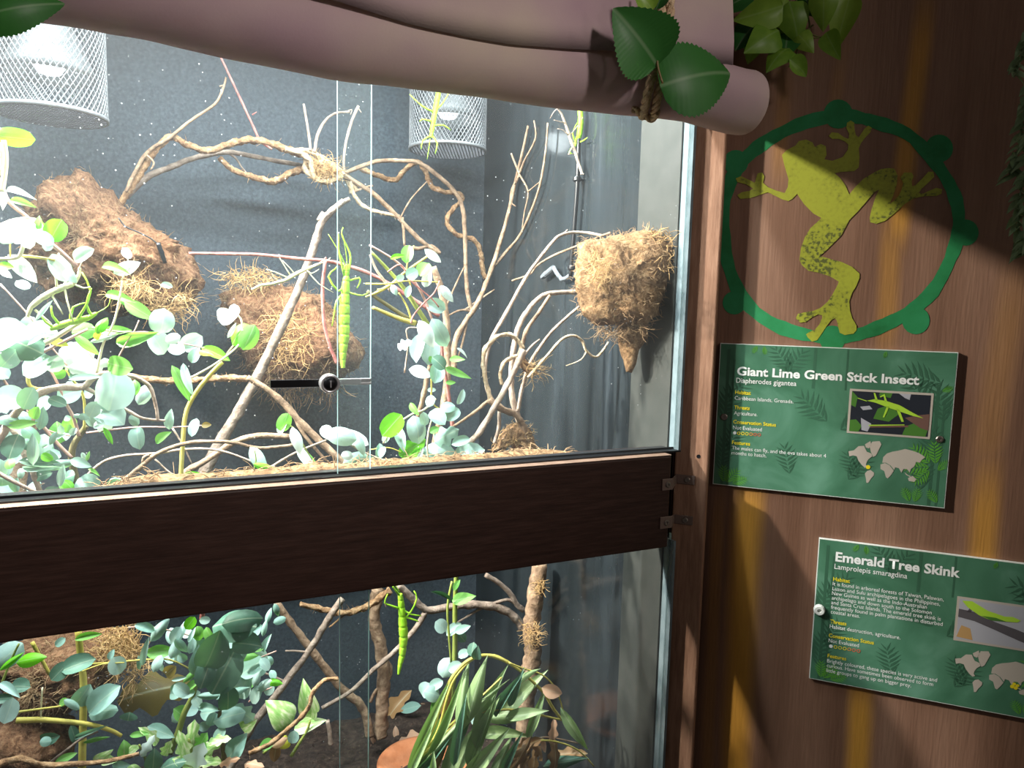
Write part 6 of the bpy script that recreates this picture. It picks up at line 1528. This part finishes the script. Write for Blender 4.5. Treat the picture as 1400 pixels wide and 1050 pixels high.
# G: round-leaved plant in the middle of the lower window
eG = thing('eucalyptus', P(620, 960, 0.2), 'slim round-leaved eucalyptus stem above the weeping branch', 'plant')
stem(eG, [(624, 780), (622, 830), (622, 880), (620, 930), (616, 960)], 0.20, (3.2, 4.0), M['stem_green'])
stem(eG, [(618, 795), (612, 830), (614, 870), (617, 905)], 0.19, (1.8, 1.8), M['stem_green'])
leaves(eG, 0.18, [(634, 818, 34, 16, 15, 'g', 'point'), (606, 815, 36, 6, -28, 'd', 'oval'), (603, 856, 20, 18, -40, 'p'), (620, 860, 24, 13, 40, 'p'), (632, 860, 24, 11, 28, 'm', 'oval'), (630, 870, 20, 13, -50, 'd'), (610, 914, 26, 22, 70, 'p'), (622, 912, 20, 14, 30, 'p'), (634, 894, 16, 12, 30, 'p'), (646, 888, 18, 14, 85, 'd'), (581, 943, 20, 19, 60, 'p'), (592, 948, 24, 20, -20, 'p'), (594, 966, 22, 12, 80, 'g'), (652, 980, 22, 14, 55, 'p'), (624, 800, 18, 8, 60, 'g', 'oval'), (596, 936, 20, 14, 30, 'p')])
# H: dense eucalyptus at lower left
eH = thing('eucalyptus', P(255, 1040, 0.14), 'dense eucalyptus with shaded and pale round leaves below the rail at left', 'plant')
stem(eH, [(232, 1030), (244, 1000), (252, 975), (262, 955), (268, 935), (276, 915)], 0.15, (5.0, 3.6), M['stem_green'], 'trunk')
stem(eH, [(276, 790), (277, 830), (276, 850)], 0.16, (4.0, 3.4), M['bark_red'])
stem(eH, [(306, 1040), (304, 1010), (300, 980), (304, 940), (300, 900)], 0.12, (3.4, 2.4), M['stem_olive'])
stem(eH, [(175, 858), (210, 858), (240, 864), (272, 872)], 0.14, (1.4, 1.0), M['stem_pink'])
stem(eH, [(118, 908), (150, 906), (200, 902), (232, 902), (262, 916)], 0.13, (1.4, 1.2), M['stem_yellow'])
stem(eH, [(330, 905), (352, 900), (378, 890)], 0.14, (1.2, 1.0), M['stem_pink'])
stem(eH, [(340, 960), (352, 948), (372, 940)], 0.15, (1.2, 1.0), M['stem_pink'])
leaves(eH, 0.125, [
    (214, 864, 40, 15, 52, 'p', 'oval'), (198, 858, 26, 12, -20, 'm'), (198, 892, 44, 9, 72, 'p', 'oval'), (191, 908, 20, 6, 80, 'm', 'oval'), (219, 891, 34, 17, 0, 'g', 'oval'), (213, 908, 22, 13, 72, 'p'), (220, 912, 14, 6, -70, 'p', 'oval'), (240, 868, 24, 15, 60, 'p'), (247, 862, 26, 9, 84, 'p', 'oval'), (247, 885, 28, 12, -66, 'm', 'oval'), (238, 888, 26, 13, 70, 'p'), (260, 852, 18, 14, 55, 'l'), (262, 868, 20, 6, 70, 'p', 'oval'), (262, 883, 20, 10, 78, 'p'), (272, 866, 20, 14, -75, 'g'), (286, 868, 22, 12, -60, 'g'), (280, 848, 14, 10, 0, 'p'),
    (316, 876, 36, 20, 40, 'm'), (344, 862, 26, 20, 30, 'm'), (274, 886, 30, 20, 50, 'm'), (268, 904, 40, 16, 80, 'm', 'oval'), (326, 898, 30, 14, 60, 'm'), (336, 896, 30, 12, 10, 'g', 'oval'), (344, 912, 36, 26, 35, 'm'), (326, 920, 30, 16, 75, 'p'), (332, 940, 34, 24, 70, 'p'), (350, 930, 20, 10, 70, 'p', 'oval'), (350, 950, 28, 16, 65, 'p'), (318, 946, 40, 12, 18, 'm', 'oval'), (288, 952, 34, 9, -10, 'm', 'oval'),
    (232, 918, 20, 16, 40, 'o'), (248, 943, 24, 17, -35, 'p'), (256, 948, 18, 13, 10, 'p'), (264, 936, 26, 10, 40, 'g', 'oval'), (262, 924, 26, 8, 40, 'g', 'oval'), (245, 928, 20, 5, 10, 'p', 'oval'), (278, 934, 8, 7, 0, 'p'), (284, 968, 32, 11, 5, 'm', 'oval'), (310, 980, 42, 24, 20, 'm'), (334, 976, 36, 26, -50, 'p', 'ragged'), (340, 990, 26, 20, 30, 'v', 'heart'), (219, 1000, 42, 17, -12, 'm', 'oval'), (324, 1020, 40, 24, 55, 'm', 'point'), (360, 860, 22, 8, 80, 'm', 'oval'), (364, 880, 26, 9, 70, 'm', 'oval'), (352, 886, 16, 10, 0, 'g'), (362, 908, 20, 12, -50, 'p'), (358, 938, 24, 12, 40, 'p'), (366, 842, 20, 8, 80, 'm', 'oval'), (378, 834, 18, 8, -70, 'm', 'oval'), (382, 848, 16, 10, 20, 'm'), (300, 1004, 20, 14, 60, 'm'), (374, 932, 22, 10, 0, 'l', 'oval')])
leaves(eH, 0.052, [(312, 852, 62, 44, 15, 'd'), (330, 846, 50, 30, 10, 'd'), (336, 880, 40, 30, 0, 'd'), (290, 892, 56, 40, 62, 'd'), (306, 918, 60, 44, 65, 'd'), (282, 920, 40, 26, 75, 'd'), (312, 956, 36, 26, 80, 'd')], jit=0.012)  # dark leaf colour stands in for the shade below the rail
for _ in range(26):
    q_ = rnd(12, 24)
    leaf(eH, rnd(225, 375), rnd(845, 1000), 0.16 + rnd(-.02, .03), q_, q_ * rnd(0.5, 0.9), rnd(0, 360), random.choice('ppmmmg'), random.choice(('round', 'round', 'oval')), tilt=0.6)
# I: plant at the far lower left
eI = thing('eucalyptus', P(112, 1050, 0.12), 'eucalyptus on a jointed yellow green cane at the far lower left', 'plant')
stem(eI, [(107, 862), (110, 895), (114, 930), (114, 970), (113, 1010), (112, 1060)], 0.13, (4.4, 5.0), M['stem_yellow'], 'cane')
stem(eI, [(22, 985), (55, 984), (84, 986), (120, 990), (150, 998), (166, 1006)], 0.115, (4.2, 2.6), M['stem_yellow'])
stem(eI, [(20, 974), (50, 970), (80, 966), (96, 962)], 0.11, (1.8, 1.2), M['stem_yellow'])
stem(eI, [(44, 878), (56, 900), (68, 922)], 0.13, (2.6, 2.2), M['stem_yellow'])
stem(eI, [(2, 936), (14, 905), (26, 880)], 0.11, (1.8, 1.4), M['stem_green'])
stem(eI, [(112, 918), (140, 908), (170, 906)], 0.125, (1.0, 0.8), M['stem_yellow'])
stem(eI, [(58, 940), (56, 970), (56, 990)], 0.115, (1.2, 1.0), M['stem_cream'])
leaves(eI, 0.105, [(8, 898, 40, 30, 40, 'p'), (36, 902, 42, 18, 18, 'l', 'oval'), (12, 906, 34, 8, 40, 'l', 'oval'), (106, 908, 38, 24, 20, 'd'), (82, 918, 26, 20, 50, 'd'), (160, 910, 26, 22, -70, 'p'), (152, 895, 14, 8, 70, 'm', 'oval'), (12, 942, 36, 11, -20, 'p', 'oval'), (27, 938, 24, 20, 0, 'd'), (12, 972, 30, 22, 80, 'p'), (112, 952, 32, 24, 50, 'm'), (140, 956, 46, 30, 45, 'm'), (136, 972, 40, 20, 20, 'm'), (100, 962, 24, 10, -40, 'm'), (66, 1010, 28, 16, 15, 'd'), (61, 1014, 14, 12, 0, 'm'), (101, 1004, 26, 12, -75, 'd'), (82, 878, 16, 10, 40, 'm'), (120, 870, 30, 10, 10, 'g', 'oval'), (90, 1036, 26, 10, 20, 'g', 'oval'), (176, 980, 12, 22, 80, 'd', 'oval'), (86, 960, 16, 10, 30, 'g'), (120, 1002, 50, 6, 25, 'm', 'oval'), (125, 1010, 40, 6, 25, 'g', 'oval'), (5, 955, 20, 12, 0, 'd')])
# J: variegated pothos in the lower window
vP = thing('pothos', P(400, 1030, 0.24), 'variegated pothos with cream streaked leaves on the soil below the lock', 'plant')
stem(vP, [(398, 1034), (408, 1018), (420, 998), (424, 985)], 0.235, (2.6, 1.6), M['stem_green'])
stem(vP, [(360, 1030), (380, 1012), (396, 995)], 0.235, (2.0, 1.4), M['stem_green'])
leaves(vP, 0.225, [(385, 975, 46, 36, 125, 'v', 'heart'), (420, 955, 50, 26, 100, 'v', 'heart'), (426, 968, 34, 18, 80, 'v', 'heart'), (424, 990, 44, 20, 15, 'v', 'heart'), (384, 1018, 26, 16, 210, 'y', 'heart'), (364, 1018, 20, 14, 200, 'g', 'oval'), (380, 1016, 24, 12, 30, 't', 'oval'), (401, 1008, 16, 14, 80, 'p'), (376, 1030, 30, 14, -100, 'b', 'oval')], tilt=0.35)
vQ = thing('pothos', P(265, 1040, 0.12), 'ruffled cream and green pothos at the bottom left of the lower glass', 'plant')
stem(vQ, [(262, 1056), (262, 1030), (258, 1010)], 0.115, (2.6, 1.6), M['stem_green'])
stem(vQ, [(205, 1056), (196, 1030), (190, 1018)], 0.115, (2.2, 1.4), M['stem_green'])
leaves(vQ, 0.11, [(262, 1012, 44, 24, 80, 'v', 'ragged'), (276, 1014, 30, 20, 60, 'g', 'ragged'), (250, 1020, 40, 20, 100, 'v', 'ragged'), (268, 1036, 44, 30, 60, 'w', 'ragged'), (284, 1024, 34, 18, 30, 'v', 'ragged'), (256, 1044, 36, 22, 140, 'v', 'ragged'), (286, 1042, 34, 20, 10, 'v', 'ragged'), (228, 1024, 26, 16, 60, 'v', 'ragged'), (204, 1006, 34, 16, 120, 'v', 'ragged'), (200, 1022, 30, 14, 60, 'w', 'ragged'), (170, 1025, 24, 18, 85, 'g', 'oval'), (184, 1024, 20, 12, 30, 'v', 'heart'), (140, 1036, 26, 14, 30, 'v', 'heart'), (300, 1012, 30, 16, 10, 'v', 'ragged'), (190, 1004, 28, 8, 10, 'g', 'oval'), (150, 1040, 20, 14, 0, 'v', 'heart'), (164, 1046, 30, 12, 10, 'm', 'oval'), (184, 1050, 26, 12, 0, 'v', 'heart'), (310, 1040, 30, 12, 30, 't', 'ragged'), (345, 1044, 28, 14, 10, 't', 'ragged'), (230, 1046, 40, 22, 30, 'd', 'oval'), (210, 1040, 34, 22, 80, 'd', 'oval')], tilt=0.6)
# corky logs at lower left
n4, vs4 = lump('coir_nest', [(18, 880), (60, 872), (105, 868), (150, 864), (172, 880), (178, 910), (160, 930), (140, 945), (112, 962), (80, 970), (50, 950), (30, 925), (10, 905)], 0.26, 0.16, M['coir'], 'brown coir nest with dry roots below the rail at far left', 'nest', 0.22, 18)
surf_fibres(n4, vs4, 800, M['fibre'], 0.016)
strands(n4, 'moss_tuft', 160, 880, 0.19, 20, 22, 220, M['moss'], 0.03)
strands(n4, 'moss_tuft', 184, 908, 0.19, 10, 26, 130, M['moss'], 0.03)
lump('cork_log', [(-20, 985), (20, 978), (60, 984), (84, 996), (96, 1016), (84, 1036), (40, 1044), (-20, 1044)], 0.22, 0.10, M['coir'], 'dark corky log on the ground in the lower left corner', 'log', 0.2, 20)
branch([(-10, 1052), (10, 1040), (32, 1038), (60, 1046), (110, 1044), (150, 1040), (190, 1030)], 0.09, (5, 2.4), M['vine'], 'rough twisted root along the bottom left edge', 'root', 'root', rope=0.25, turns=200, fuzz=20)
branch([(64, 1046), (90, 1026), (112, 1010), (134, 1000)], 0.10, (1.8, 1.6), M['bark_grey'], 'thin grey stick slanting over the bottom left root', 'twig', 'twig')
# ---------------------------------------------------------------- families of like things
GROUPS = {'insect': 'stick insects in the terrarium', 'nest': 'coir nests', 'branch': 'loose branches in the terrarium', 'twig': 'thin twigs in the terrarium', 'vine': 'twisted vines',
          'trunk': 'trunks in the terrarium', 'sign': 'information signs on the wall', 'leaf': 'fallen dry leaves', 'knot': 'frayed vine knots'}
for o in COL.objects:
    if o.parent is None and o.get('category') in GROUPS and not o.get('group'): o['group'] = GROUPS[o['category']]
    if o.parent is None and o.name.split('.')[0] == 'eucalyptus': o['group'] = 'round leaved eucalyptus plants'
    if o.parent is None and o.name.split('.')[0] == 'pothos': o['group'] = 'variegated pothos plants'
